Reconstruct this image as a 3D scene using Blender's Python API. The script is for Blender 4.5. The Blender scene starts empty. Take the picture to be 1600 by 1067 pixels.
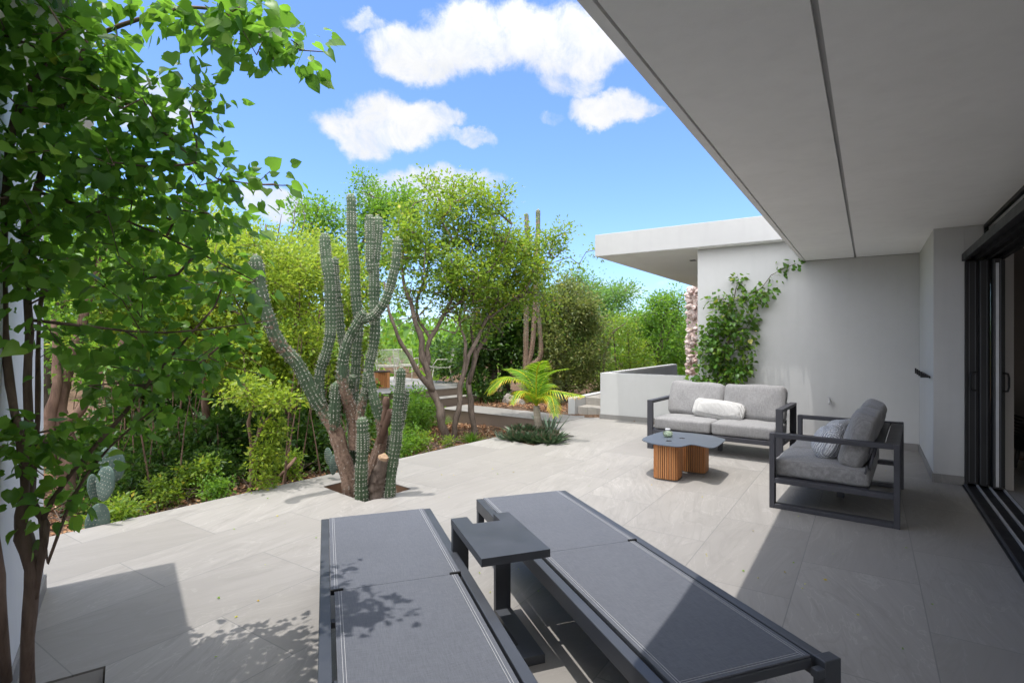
import bpy, bmesh, math, random
import numpy as np
from mathutils import Vector, Matrix, geometry
R = math.radians
rng = np.random.default_rng(7)
random.seed(7)
sc = bpy.context.scene
col = sc.collection

# ------------------------------------------------------------------ camera, sky, sun, exposure
F, CU, HV, CH = 843.0, 800.0, 530.0, 1.5
cam = bpy.data.cameras.new("camera")
cam.sensor_width = 36.0
cam.lens = 36.0 * F / 1600.0
cam.shift_y = -(533.5 - HV) / 1600.0
cam.clip_start = 0.05
cam.clip_end = 2000.0
camo = bpy.data.objects.new("camera", cam)
camo.location = (0, 0, CH)
camo.rotation_euler = (R(90), 0, 0)
col.objects.link(camo)
sc.camera = camo

SUNV = Vector((0.125, 0.062, -1.0)).normalized()      # the way the light travels
sun = bpy.data.lights.new("sun", 'SUN')
sun.energy = 2.0
sun.angle = R(0.5)
sun.color = (1.0, 0.968, 0.92)
suno = bpy.data.objects.new("sun", sun)
suno.rotation_euler = SUNV.to_track_quat('-Z', 'Y').to_euler()
suno.location = (0, 0, 30)
col.objects.link(suno)
SKY_STRENGTH = 0.15
sc.view_settings.view_transform = 'Standard'
sc.view_settings.look = 'None'
sc.view_settings.gamma = 1.0
sc.view_settings.use_curve_mapping = False
sc.view_settings.exposure = 1.12
sc.cycles.use_denoising = True
sc.cycles.max_bounces = 10
sc.cycles.diffuse_bounces = 6
sc.cycles.transmission_bounces = 6
sc.cycles.transparent_max_bounces = 8

def azel(u, v):
    x, y, z = (u - CU) / F, 1.0, (HV - v) / F
    return math.atan2(x, y), math.atan2(z, math.hypot(x, y))

class NT:
    """small helper to wire shader nodes"""
    def __init__(s, tree):
        s.t = tree; s.n = tree.nodes; s.l = tree.links
    def node(s, typ, **kw):
        nd = s.n.new(typ)
        ins = kw.pop('ins', {})
        for k, v in kw.items(): setattr(nd, k, v)
        for k, v in ins.items():
            sock = nd.inputs[k]
            if isinstance(v, bpy.types.NodeSocket): s.l.new(v, sock)
            else: sock.default_value = v
        return nd
    def math(s, op, a, b=0.0, clamp=False):
        return s.node('ShaderNodeMath', operation=op, use_clamp=clamp, ins={0: a, 1: b}).outputs[0]
    def mix(s, f, a, b, blend='MIX'):
        nd = s.node('ShaderNodeMix', data_type='RGBA', blend_type=blend)
        for idx, v in ((0, f), (6, a), (7, b)):
            if isinstance(v, bpy.types.NodeSocket): s.l.new(v, nd.inputs[idx])
            else: nd.inputs[idx].default_value = v
        return nd.outputs[2]
    def ramp(s, f, stops, interp='LINEAR'):
        nd = s.node('ShaderNodeValToRGB', ins={0: f})
        cr = nd.color_ramp; cr.interpolation = interp
        while len(cr.elements) > 1: cr.elements.remove(cr.elements[-1])
        cr.elements[0].position = stops[0][0]; cr.elements[0].color = c4(stops[0][1])
        for p, c in stops[1:]:
            e = cr.elements.new(p); e.color = c4(c)
        return nd.outputs[0]
    def mapr(s, v, a, b, c, d, smooth=False):
        nd = s.node('ShaderNodeMapRange', ins={0: v, 1: a, 2: b, 3: c, 4: d})
        if smooth: nd.interpolation_type = 'SMOOTHSTEP'
        return nd.outputs[0]
    def noise(s, vec, scale, detail=3.0, rough=0.5, dist=0.0):
        return s.node('ShaderNodeTexNoise', ins={'Vector': vec, 'Scale': scale, 'Detail': detail, 'Roughness': rough, 'Distortion': dist})

def c4(c):
    if isinstance(c, (int, float)): return (c, c, c, 1)
    return tuple(c) + (1,) if len(c) == 3 else tuple(c)

w = bpy.data.worlds.new("World"); sc.world = w; w.use_nodes = True
W = NT(w.node_tree); W.n.clear()
sky = W.node('ShaderNodeTexSky', sky_type='NISHITA', sun_disc=False)
sky.sun_elevation = math.asin(-SUNV.z)
sky.sun_rotation = math.atan2(-SUNV.x, -SUNV.y)
sky.air_density = 1.0; sky.dust_density = 0.6; sky.ozone_density = 2.0
gen = W.node('ShaderNodeTexCoord').outputs['Generated']
sep = W.node('ShaderNodeSeparateXYZ', ins={0: gen})
az = W.math('ARCTAN2', sep.outputs[0], sep.outputs[1])
el = W.math('ARCSINE', sep.outputs[2])
ae = W.node('ShaderNodeCombineXYZ', ins={0: az, 1: el}).outputs[0]
# warp the sky coordinates with noise so the cloud outlines billow
wn = W.noise(ae, 9.0, 7.0, 0.62)
wv = W.node('ShaderNodeVectorMath', operation='SUBTRACT', ins={0: wn.outputs['Color'], 1: (0.5, 0.5, 0.5)}).outputs[0]
wv = W.node('ShaderNodeVectorMath', operation='MULTIPLY', ins={0: wv, 1: (0.10, 0.085, 0)}).outputs[0]
aw = W.node('ShaderNodeVectorMath', operation='ADD', ins={0: ae, 1: wv}).outputs[0]
CLOUDS = [(650, 82, 92, 55, 1.0), (740, 62, 110, 68, 1.0), (820, 52, 95, 62, 1.0), (890, 72, 95, 72, 1.0), (950, 60, 70, 50, .9),
          (890, 125, 65, 40, .7), (575, 34, 48, 18, .55), (560, 208, 78, 40, .95), (625, 188, 95, 46, 1.0), (690, 178, 40, 26, .7),
          (735, 206, 48, 15, .6), (945, 168, 72, 34, 1.0), (1005, 165, 30, 16, .6), (700, 285, 100, 34, .8), (620, 296, 65, 40, .75),
          (430, 318, 75, 32, .8), (965, 452, 60, 20, .5), (860, 190, 22, 16, .4), (1030, 455, 50, 16, .35),
          (1500, 120, 220, 90, .9), (200, 150, 140, 60, .8), (-400, 200, 300, 90, .9)]
cur = None
for (u, v, ru, rv, amp) in CLOUDS:
    a0, e0 = azel(u, v)
    k = math.cos(a0) ** 2
    ra = ru / F * k; re = rv / F * math.cos(a0) * math.cos(e0) ** 2
    d = W.node('ShaderNodeVectorMath', operation='SUBTRACT', ins={0: aw, 1: (a0, e0, 0)}).outputs[0]
    d = W.node('ShaderNodeVectorMath', operation='DIVIDE', ins={0: d, 1: (ra, re, 1)}).outputs[0]
    ln = W.node('ShaderNodeVectorMath', operation='LENGTH', ins={0: d}).outputs['Value']
    f = W.mapr(ln, 0.55, 1.15, amp, 0.0, True)
    cur = f if cur is None else W.math('MAXIMUM', cur, f)
n2 = W.noise(ae, 16.0, 11.0, 0.72, 0.5)
dens = W.math('ADD', cur, W.math('MULTIPLY', W.math('SUBTRACT', n2.outputs[0], 0.5), 1.5))
dens = W.math('MULTIPLY', W.mapr(dens, 0.15, 1.10, 0.0, 1.0, True), W.mapr(cur, 0.0, 0.18, 0.0, 1.0, True))
# unseen clouds added behind and above the camera as neutral fill light
n5 = W.noise(gen, 2.6, 7.0, 0.6)
high = W.math('MAXIMUM', W.mapr(sep.outputs[1], 0.0, -0.25, 0.0, 1.0, True), W.mapr(sep.outputs[2], 0.66, 0.82, 0.0, 1.0, True))
dens = W.math('MAXIMUM', dens, W.math('MULTIPLY', high, W.mapr(n5.outputs[0], 0.28, 0.46, 0.0, 0.95, True)))
skycol = W.mix(1.0, sky.outputs[0], (0.54, 0.66, 0.90, 1), 'MULTIPLY')
n6 = W.noise(aw, 9.0, 8.0, 0.62)
ccol = W.ramp(n6.outputs[0], [(0.33, (0.84, 0.875, 0.93)), (0.60, (1.03, 1.03, 1.03))])
# brighter towards the sun overhead, boosted behind the camera to fill the terrace shade
cb = W.math('ADD', 3.05, W.math('ADD', W.mapr(sep.outputs[2], 0.45, 0.95, 0.0, 4.0), W.mapr(sep.outputs[1], 0.1, -0.3, 0.0, 9.5)))
ccol = W.node('ShaderNodeVectorMath', operation='SCALE', ins={0: ccol, 'Scale': cb}).outputs[0]
cl = W.mix(dens, skycol, ccol)
bg = W.node('ShaderNodeBackground', ins={'Color': cl, 'Strength': SKY_STRENGTH})
W.l.new(bg.outputs[0], W.node('ShaderNodeOutputWorld').inputs[0])

# ------------------------------------------------------------------ geometry helpers
def G(u, v, z=0.0):
    d = F * (CH - z) / (v - HV)
    return Vector(((u - CU) / F * d, d, z))
def P(u, v, d):
    return Vector(((u - CU) / F * d, d, CH + (HV - v) / F * d))
NV = Vector((0.8343, -0.5513, 0)); AV = Vector((0.5513, 0.8343, 0))
HROT = math.atan2(-0.5513, 0.8343)
def H(n, a, z=0.0):
    return NV * n + AV * a + Vector((0, 0, z))

def tag(o, label=None, cat=None, group=None, kind=None):
    if label: o['label'] = label
    if cat: o['category'] = cat
    if group: o['group'] = group
    if kind: o['kind'] = kind
    return o
def empty(name, loc=(0, 0, 0), rz=0.0):
    o = bpy.data.objects.new(name, None); col.objects.link(o)
    o.location = loc; o.rotation_euler = (0, 0, rz); o.empty_display_size = 0.1
    return o
def dup(o, parent=None):
    c = o.copy(); col.objects.link(c)
    if parent is not None: c.parent = parent
    for ch in list(o.children): dup(ch, c)
    return c

class MB:
    def __init__(s):
        s.v = []; s.f = []; s.a = []; s.n = 0      # verts, faces, per-face attribute
    def add(s, verts, faces, att=0.5):
        o = s.n
        s.v.extend([tuple(p) for p in verts]); s.n += len(verts)
        for i, f in enumerate(faces):
            s.f.append([k + o for k in f])
            s.a.append(att if isinstance(att, (int, float)) else att[i])
        return s
    def box(s, x0, x1, y0, y1, z0, z1, bev=0.0, M=None, att=0.5):
        bm = bmesh.new()
        bmesh.ops.create_cube(bm, size=1.0)
        bmesh.ops.scale(bm, vec=(x1 - x0, y1 - y0, z1 - z0), verts=bm.verts)
        bmesh.ops.translate(bm, vec=((x0 + x1) / 2, (y0 + y1) / 2, (z0 + z1) / 2), verts=bm.verts)
        if bev > 0: bmesh.ops.bevel(bm, geom=bm.edges[:], offset=bev, segments=2, affect='EDGES', profile=0.5)
        if M is not None: bmesh.ops.transform(bm, matrix=M, verts=bm.verts)
        bm.verts.index_update()
        s.add([v.co for v in bm.verts], [[v.index for v in f.verts] for f in bm.faces], att); bm.free()
        return s
    def tube(s, pts, rad, sides=6, cap=True, att=0.5, rough=0.0):
        pts = [Vector(p) for p in pts]; n = len(pts)
        if not hasattr(rad, '__len__'): rad = [rad] * n
        t0 = (pts[1] - pts[0]).normalized()
        up = Vector((0, 0, 1)) if abs(t0.z) < 0.9 else Vector((1, 0, 0))
        x = t0.cross(up).normalized(); vs = []
        for i in range(n):
            t = (pts[min(i + 1, n - 1)] - pts[max(i - 1, 0)]).normalized()
            x = (x - t * x.dot(t)).normalized(); y = t.cross(x)
            for k in range(sides):
                a = 2 * math.pi * k / sides
                r = rad[i] * (1 + (random.uniform(-rough, rough) if rough else 0))
                vs.append(pts[i] + (x * math.cos(a) + y * math.sin(a)) * r)
        fs = []
        for i in range(n - 1):
            for k in range(sides):
                k2 = (k + 1) % sides
                fs.append([i * sides + k, i * sides + k2, (i + 1) * sides + k2, (i + 1) * sides + k])
        if cap:
            fs.append(list(range(sides))[::-1]); fs.append([(n - 1) * sides + k for k in range(sides)])
        s.add(vs, fs, att)
        return s
    def build(s, name, mat, parent=None, smooth=False, auto=None):
        me = bpy.data.meshes.new(name)
        me.from_pydata(s.v, [], s.f)
        at = me.attributes.new('rnd', 'FLOAT', 'FACE'); at.data.foreach_set('value', np.array(s.a, dtype=np.float32))
        if smooth: me.polygons.foreach_set('use_smooth', [True] * len(me.polygons))
        me.materials.append(mat); me.update()
        if auto is not None and smooth:
            try: me.set_sharp_from_angle(angle=R(auto))
            except Exception: pass
        o = bpy.data.objects.new(name, me); col.objects.link(o)
        if parent is not None: o.parent = parent
        return o

def prism(mb, pts, z0, z1, holes=(), att=0.5):
    """flat polygon with holes, given a thickness"""
    loops = [[Vector((p[0], p[1], 0)) for p in pts]] + [[Vector((p[0], p[1], 0)) for p in h] for h in holes]
    flat = [p for l in loops for p in l]
    tris = geometry.tessellate_polygon(loops)
    n = len(flat)
    vs = [(p.x, p.y, z1) for p in flat] + [(p.x, p.y, z0) for p in flat]
    fs = []
    for t in tris:
        a, b, c = [flat[k] for k in t]
        t = list(t)
        if (b - a).cross(c - a).z < 0: t = t[::-1]
        fs.append(t); fs.append([k + n for k in t[::-1]])
    o = 0
    for l in loops:
        m = len(l)
        for k in range(m):
            k2 = (k + 1) % m
            fs.append([o + k, o + k2, n + o + k2, n + o + k])
        o += m
    mb.add(vs, fs, att)
    return mb
def fix_normals(o):
    bm = bmesh.new(); bm.from_mesh(o.data)
    bmesh.ops.recalc_face_normals(bm, faces=bm.faces); bm.to_mesh(o.data); bm.free()

def cushion(mb, hx, hy, hz, r, bulge=0.12, sub=12, M=None, wr=0.0, pinch=0.0, seed=0):
    t = np.linspace(-1, 1, sub + 1); t = np.sign(t) * (1 - (1 - np.abs(t)) ** 1.7)
    bm = bmesh.new(); key = {}
    def vert(p):
        k = tuple(np.round(p, 5))
        if k not in key: key[k] = bm.verts.new(p)
        return key[k]
    for ax in range(3):
        for sg in (-1, 1):
            for i in range(sub):
                for j in range(sub):
                    q = []
                    for (a, b) in ((t[i], t[j]), (t[i + 1], t[j]), (t[i + 1], t[j + 1]), (t[i], t[j + 1])):
                        p = [0, 0, 0]; p[ax] = sg; p[(ax + 1) % 3] = a; p[(ax + 2) % 3] = b
                        q.append(vert(p))
                    if sg < 0: q = q[::-1]
                    bm.faces.new(q)
    h = np.array((hx, hy, hz)); sr = np.random.default_rng(seed); ph = sr.uniform(0, 6, 6)
    for v in bm.verts:
        p = np.array(v.co); q = p * h; inner = np.clip(q, -(h - r), h - r); dv = q - inner
        l = np.linalg.norm(dv)
        if l > 1e-6: q = inner + dv / l * r
        bx_ = (1 - p[0] ** 2) * (1 - p[1] ** 2)
        q[2] *= 1 + bulge * bx_ * 2
        q[1] *= 1 + bulge * .25 * (1 - p[0] ** 2) * (1 - p[2] ** 2)
        q[0] *= 1 + bulge * .25 * (1 - p[1] ** 2) * (1 - p[2] ** 2)
        if pinch: q[2] *= 1 - pinch * (abs(p[0]) ** 3) * (abs(p[1]) ** 3)
        if wr: q += wr * np.array((math.sin(q[1] * 21 + ph[0]) * math.sin(q[2] * 17 + ph[1]), math.sin(q[0] * 15 + ph[2]) * math.sin(q[2] * 19 + ph[5]),
                                   math.sin(q[0] * 13 + ph[3]) * math.sin(q[1] * 17 + ph[4]) + .5 * math.sin(q[0] * 31 + q[1] * 23 + ph[2])))
        v.co = q
    if M is not None: bmesh.ops.transform(bm, matrix=M, verts=bm.verts)
    bm.verts.index_update()
    mb.add([v.co for v in bm.verts], [[v.index for v in f.verts] for f in bm.faces]); bm.free()
    return mb

# ------------------------------------------------------------------ materials
def mat(name):
    m = bpy.data.materials.new(name); m.use_nodes = True
    T = NT(m.node_tree); T.n.clear()
    out = T.node('ShaderNodeOutputMaterial')
    b = T.node('ShaderNodeBsdfPrincipled'); T.l.new(b.outputs[0], out.inputs[0])
    T.b = b; T.out = out
    T.obj = T.node('ShaderNodeTexCoord').outputs['Object']
    return m, T
def setb(T, **kw):
    for k, v in kw.items():
        k = {'base': 'Base Color', 'rough': 'Roughness', 'spec': 'Specular IOR Level', 'metal': 'Metallic', 'normal': 'Normal'}[k]
        if isinstance(v, bpy.types.NodeSocket): T.l.new(v, T.b.inputs[k])
        else: T.b.inputs[k].default_value = v
def bump(T, h, strength=0.3, dist=0.01):
    return T.node('ShaderNodeBump', ins={'Height': h, 'Strength': strength, 'Distance': dist}).outputs[0]
def simple(name, c1, c2, scale, rough=0.6, spec=0.3, bs=0.2, bd=0.004, detail=5.0, bscale=None, metal=0.0, stretch=(1, 1, 1)):
    m, T = mat(name)
    v = T.node('ShaderNodeMapping', ins={'Vector': T.obj, 'Scale': stretch}).outputs[0]
    n = T.noise(v, scale, detail, 0.6)
    setb(T, base=T.ramp(n.outputs[0], [(0.3, c1), (0.7, c2)]), rough=rough, spec=spec, metal=metal)
    if bs:
        n2 = T.noise(v, bscale or scale * 4, 5.0, 0.6)
        setb(T, normal=bump(T, n2.outputs[0], bs, bd))
    return m

def plaster(name, c, streak=0.0):
    m, T = mat(name)
    n = T.noise(T.obj, 0.9, 5.0, 0.6); n2 = T.noise(T.obj, 9.0, 4.0, 0.6); n3 = T.noise(T.obj, 160.0, 3.0, 0.6)
    a = T.ramp(n.outputs[0], [(0.3, [x * 0.93 for x in c]), (0.7, c)])
    a = T.mix(T.mapr(n2.outputs[0], .35, .7, 0, .22), a, c4([x * 0.86 for x in c]))
    vs = T.node('ShaderNodeMapping', ins={'Vector': T.obj, 'Scale': (6, 6, .5)}).outputs[0]
    n4 = T.noise(vs, 1.0, 4.0, .6)
    a = T.mix(T.mapr(n4.outputs[0], .5, .8, 0, .22), a, c4([x * 0.75 for x in c]))
    setb(T, base=a, rough=0.85, spec=0.2)
    hh = T.math('ADD', n3.outputs[0], T.math('MULTIPLY', n2.outputs[0], 1.5))
    setb(T, normal=bump(T, hh, 0.22, 0.004))
    return m

M = {}
M['plaster'] = plaster('white_plaster', (0.50, 0.496, 0.488))
M['plaster_wing'] = plaster('bright_white_plaster', (0.78, 0.775, 0.765))
M['plaster_roof'] = plaster('darkened_roof_plaster', (0.40, 0.396, 0.39))  # the walls' plaster, darkened to tone down the light on the far roof
M['plaster_grey'] = plaster('grey_plaster', (0.60, 0.595, 0.58))
M['ceiling'] = plaster('ceiling_plaster', (0.92, 0.91, 0.895))
M['brownwall'] = plaster('brown_render', (0.19, 0.145, 0.12))

def tile_mat(name, c_hi, c_lo, rot, off, bw, bh):
    m, T = mat(name)
    v = T.node('ShaderNodeMapping', vector_type='POINT', ins={'Vector': T.obj, 'Rotation': (0, 0, rot), 'Location': off}).outputs[0]
    br = T.node('ShaderNodeTexBrick', offset=0.5, ins={'Vector': v, 'Color1': (0, 0, 0, 1), 'Color2': (1, 1, 1, 1), 'Mortar': (0.5, 0.5, 0.5, 1),
                'Scale': 1.0, 'Mortar Size': 0.0030, 'Mortar Smooth': 0.1, 'Bias': 0.0, 'Brick Width': bw, 'Row Height': bh})
    rnd = T.node('ShaderNodeSeparateColor', ins={0: br.outputs['Color']}).outputs[0]
    # each slab has its own vein angle and offset
    sx = T.node('ShaderNodeCombineXYZ', ins={0: T.math('MULTIPLY', rnd, 31.0), 1: T.math('MULTIPLY', rnd, 17.0)}).outputs[0]
    ang = T.mapr(rnd, 0, 1, -0.55, 0.55)
    vr = T.node('ShaderNodeVectorRotate', rotation_type='Z_AXIS', ins={'Vector': v, 'Angle': ang}).outputs[0]
    vv = T.node('ShaderNodeVectorMath', operation='ADD', ins={0: vr, 1: sx}).outputs[0]
    st = T.node('ShaderNodeMapping', ins={'Vector': vv, 'Scale': (0.9, 7.0, 1)}).outputs[0]
    n1 = T.noise(st, 1.7, 8.0, 0.66, 0.9)
    st2 = T.node('ShaderNodeMapping', ins={'Vector': vv, 'Scale': (1.5, 26.0, 1)}).outputs[0]
    n2 = T.noise(st2, 1.3, 6.0, 0.6, 0.6)
    n3 = T.noise(v, 1.1, 4.0, 0.5); n4 = T.noise(v, 220.0, 2.0, 0.5)
    c = T.ramp(n1.outputs[0], [(0.25, c_lo), (0.5, [(a + b) / 2 for a, b in zip(c_lo, c_hi)]), (0.72, c_hi)])
    c = T.mix(T.mapr(n2.outputs[0], .52, .74, 0, .38), c, c4([x * 0.72 for x in c_lo]))
    c = T.mix(T.mapr(n2.outputs[0], .48, .28, 0, .16), c, c4([min(1, x * 1.1) for x in c_hi]))
    st5 = T.node('ShaderNodeMapping', ins={'Vector': vv, 'Scale': (0.7, 2.6, 1)}).outputs[0]
    n5 = T.noise(st5, 1.6, 5.0, 0.55, 1.2)
    rg = T.math('ABSOLUTE', T.math('SUBTRACT', n5.outputs[0], .5))
    c = T.mix(T.mapr(rg, 0.0, .012, .42, 0, True), c, c4([min(1, x * 1.28) for x in c_hi]))
    rg2 = T.math('ABSOLUTE', T.math('SUBTRACT', n5.outputs[0], .42))
    c = T.mix(T.mapr(rg2, 0.0, .03, .30, 0, True), c, c4([x * .74 for x in c_lo]))
    c = T.mix(T.mapr(rnd, 0, 1, 0, .75), c, c4([x * 0.86 for x in c_lo]))
    c = T.mix(T.mapr(n3.outputs[0], .4, .75, 0, .34), c, c4([x * 0.84 for x in c_lo]))
    c = T.mix(T.mapr(n4.outputs[0], .3, .7, 0, .10), c, (0.15, 0.145, 0.14, 1))
    c = T.mix(br.outputs['Fac'], c, (0.185, 0.178, 0.17, 1))
    setb(T, base=c, rough=T.mapr(n1.outputs[0], .3, .7, .5, .66), spec=0.3)
    hh = T.math('SUBTRACT', T.math('MULTIPLY', n4.outputs[0], .25), T.math('MULTIPLY', br.outputs['Fac'], 1.0))
    setb(T, normal=bump(T, hh, 0.35, 0.003))
    return m
# slab rows run along the house wall: the texture's x axis is the direction AV
PHI = math.atan2(AV.y, AV.x)
M['tile'] = tile_mat('stone_tile', (0.330, 0.311, 0.290), (0.250, 0.234, 0.216), -PHI, (0.35, -0.375 % 0.6375 + 0.0, 0), 1.28, 0.6375)
M['tile_dark'] = tile_mat('stone_tile_skirting', (0.30, 0.285, 0.27), (0.23, 0.22, 0.21), -PHI, (0, 0, 0), 1.2, 3.0)
M['steptile'] = tile_mat('step_tile', (0.40, 0.37, 0.33), (0.31, 0.285, 0.255), 0, (0, 0, 0), 0.3, 3.0)

def metal_mat(name, c, rough=0.42, spec=0.5):
    m, T = mat(name)
    n = T.noise(T.obj, 6.0, 5.0, .6); n2 = T.noise(T.obj, 700.0, 2.0, .5)
    setb(T, base=T.ramp(n.outputs[0], [(.3, [x * .85 for x in c]), (.7, [x * 1.12 for x in c])]), rough=T.mapr(n.outputs[0], .3, .7, rough - .05, rough + .08), spec=spec)
    setb(T, normal=bump(T, n2.outputs[0], .08, .001))
    return m
M['charcoal'] = metal_mat('charcoal_powder_coat', (0.052, 0.056, 0.066))
M['sofaframe'] = metal_mat('sofa_powder_coat', (0.042, 0.042, 0.050), 0.5, 0.4)
M['black'] = metal_mat('black_aluminium', (0.010, 0.010, 0.011), 0.5, .3)
M['rubber'] = metal_mat('black_plastic', (0.012, 0.012, 0.012), 0.5, .3)
M['steel'] = metal_mat('brushed_steel', (0.42, 0.42, 0.43), 0.35)
M['tabletop'] = metal_mat('slate_blue_sheet', (0.075, 0.088, 0.11), 0.45)
M['whitewire'] = metal_mat('cream_wire', (0.52, 0.50, 0.44), 0.5)

def fabric(name, c1, c2, weave, amp=1.0, rough=0.92, bs=.35):
    m, T = mat(name)
    va = T.node('ShaderNodeMapping', ins={'Vector': T.obj, 'Scale': (weave, weave * .06, weave * .06)}).outputs[0]
    vb = T.node('ShaderNodeMapping', ins={'Vector': T.obj, 'Scale': (weave * .06, weave, weave)}).outputs[0]
    na = T.noise(va, 1.0, 3.0, .6); nb = T.noise(vb, 1.0, 3.0, .6)
    s = T.math('ADD', T.math('MULTIPLY', na.outputs[0], .5), T.math('MULTIPLY', nb.outputs[0], .5))
    big = T.noise(T.obj, 3.0, 4.0, .6)
    c = T.ramp(s, [(.5 - .13 / amp, c1), (.5 + .13 / amp, c2)])
    c = T.mix(T.mapr(big.outputs[0], .4, .7, 0, .15), c, c4([x * .75 for x in c1]))
    setb(T, base=c, rough=rough, spec=.15)
    T.b.inputs['Sheen Weight'].default_value = 0.15
    setb(T, normal=bump(T, s, bs, .004))
    return m
M['cushion'] = fabric('grey_heather_fabric', (0.155, 0.15, 0.15), (0.295, 0.288, 0.286), 340)
M['sling'] = fabric('charcoal_sling', (0.082, 0.087, 0.102), (0.125, 0.131, 0.15), 420, 1.0, .7, .25)
m, T = mat('white_stitch'); setb(T, base=(0.36, 0.36, 0.37, 1), rough=.8); M['stitch'] = m
def knit(name, c1, c2, sc_):
    m, T = mat(name)
    wv = T.node('ShaderNodeTexWave', wave_type='BANDS', bands_direction='X', ins={'Vector': T.obj, 'Scale': sc_, 'Distortion': 2.0, 'Detail': 2.0, 'Detail Scale': 2.5})
    w2 = T.node('ShaderNodeTexWave', wave_type='BANDS', bands_direction='Z', ins={'Vector': T.obj, 'Scale': sc_ * .8, 'Distortion': 2.5, 'Detail': 2.0, 'Detail Scale': 3.0})
    s = T.math('MULTIPLY', wv.outputs['Fac'], T.math('ADD', T.math('MULTIPLY', w2.outputs['Fac'], .6), .4))
    setb(T, base=T.ramp(s, [(.05, c1), (.5, c2)]), rough=.95, spec=.1, normal=bump(T, s, .9, .012))
    return m
M['knit_white'] = knit('white_knit', (0.42, 0.41, 0.395), (0.62, 0.605, 0.59), 20)
M['knit_grey'] = knit('grey_white_knit', (0.30, 0.31, 0.34), (0.68, 0.68, 0.70), 22)

m, T = mat('teak_slats')
v = T.node('ShaderNodeMapping', ins={'Vector': T.obj, 'Scale': (26, 26, 1.6)}).outputs[0]
n = T.noise(v, 1.6, 6.0, .62, .8)
at = T.node('ShaderNodeAttribute', attribute_name='rnd').outputs['Fac']
c = T.ramp(n.outputs[0], [(.3, (0.33, 0.115, 0.035)), (.7, (0.56, 0.235, 0.085))])
c = T.mix(T.mapr(at, 0, 1, 0, .45), c, (0.56, 0.31, 0.15, 1))
setb(T, base=c, rough=.55, spec=.35, normal=bump(T, n.outputs[0], .15, .002)); M['teak'] = m

def bark(name, c1, c2, scale=14, stretch=(1, 1, .25), bs=.8):
    m, T = mat(name)
    v = T.node('ShaderNodeMapping', ins={'Vector': T.obj, 'Scale': stretch}).outputs[0]
    n = T.noise(v, scale, 7.0, .66, .6); n2 = T.noise(T.obj, 3.5, 4.0, .6); n3 = T.noise(v, scale * 3.5, 4.0, .6)
    c = T.ramp(n.outputs[0], [(.28, c1), (.72, c2)])
    c = T.mix(T.mapr(n2.outputs[0], .45, .75, 0, .55), c, c4([x * 1.4 + .02 for x in c2]))
    setb(T, base=c, rough=.9, spec=.15)
    setb(T, normal=bump(T, T.math('ADD', n.outputs[0], T.math('MULTIPLY', n3.outputs[0], .4)), bs, .012))
    return m
M['bark'] = bark('grey_brown_bark', (0.055, 0.040, 0.032), (0.175, 0.135, 0.11), 18, (1, 1, .3), 1.0)
M['palm_trunk'] = bark('palm_trunk', (0.16, 0.135, 0.11), (0.36, 0.31, 0.26), 12, (.3, .3, 2.5), .6)
M['bark_red'] = bark('reddish_bark', (0.065, 0.040, 0.030), (0.20, 0.125, 0.09))
M['bark_dark'] = bark('dark_bark', (0.03, 0.024, 0.020), (0.10, 0.078, 0.06))
M['bark_left'] = bark('smooth_brown_bark', (0.085, 0.056, 0.042), (0.20, 0.14, 0.105), 22, (1, 1, .3), .6)

def leafmat(name, stops, trans=0.38, tcol=(0.35, 0.55, 0.06), rough=.42, spec=.35):
    m, T = mat(name)
    at = T.node('ShaderNodeAttribute', attribute_name='rnd').outputs['Fac']
    c = T.ramp(at, stops)
    setb(T, base=c, rough=rough, spec=spec)
    tc = T.mix(0.55, c, c4(tcol))
    tr = T.node('ShaderNodeBsdfTranslucent', ins={0: tc})
    mx = T.node('ShaderNodeMixShader', ins={0: trans, 1: T.b.outputs[0], 2: tr.outputs[0]})
    T.l.new(mx.outputs[0], T.out.inputs[0])
    return m
M['leaf_heart'] = leafmat('heart_leaf', [(0, (0.030, 0.085, 0.020)), (.4, (0.075, 0.175, 0.028)), (.85, (0.16, 0.29, 0.04)), (.97, (0.24, 0.33, 0.05)), (1, (0.40, 0.22, 0.05))], .5, (0.34, 0.68, 0.05))
M['leaf_yellow'] = leafmat('yellow_green_leaf', [(0, (0.055, 0.115, 0.016)), (.5, (0.16, 0.24, 0.024)), (.88, (0.30, 0.345, 0.03)), (1, (0.45, 0.35, 0.03))], .42, (0.62, 0.82, 0.07))
M['leaf_mid'] = leafmat('small_green_leaf', [(0, (0.055, 0.115, 0.014)), (.5, (0.120, 0.205, 0.022)), (.85, (0.22, 0.28, 0.025)), (1, (0.46, 0.33, 0.03))], .42, (0.52, 0.74, 0.06))
M['leaf_green'] = leafmat('fresh_green_leaf', [(0, (0.040, 0.11, 0.014)), (.5, (0.090, 0.195, 0.022)), (1, (0.18, 0.28, 0.03))], .42, (0.40, 0.72, 0.06))
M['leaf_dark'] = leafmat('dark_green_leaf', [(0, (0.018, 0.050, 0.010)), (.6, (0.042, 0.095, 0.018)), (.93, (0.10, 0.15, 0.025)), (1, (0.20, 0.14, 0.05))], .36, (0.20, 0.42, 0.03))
M['leaf_olive'] = leafmat('olive_leaf', [(0, (0.035, 0.065, 0.020)), (.5, (0.105, 0.145, 0.042)), (.88, (0.24, 0.235, 0.08)), (1, (0.36, 0.26, 0.11))], .36, (0.42, 0.5, 0.08))
M['leaf_feather'] = leafmat('pale_feathery_leaf', [(0, (0.07, 0.16, 0.035)), (1, (0.17, 0.30, 0.075))], .45, (0.36, 0.58, 0.12))
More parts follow.
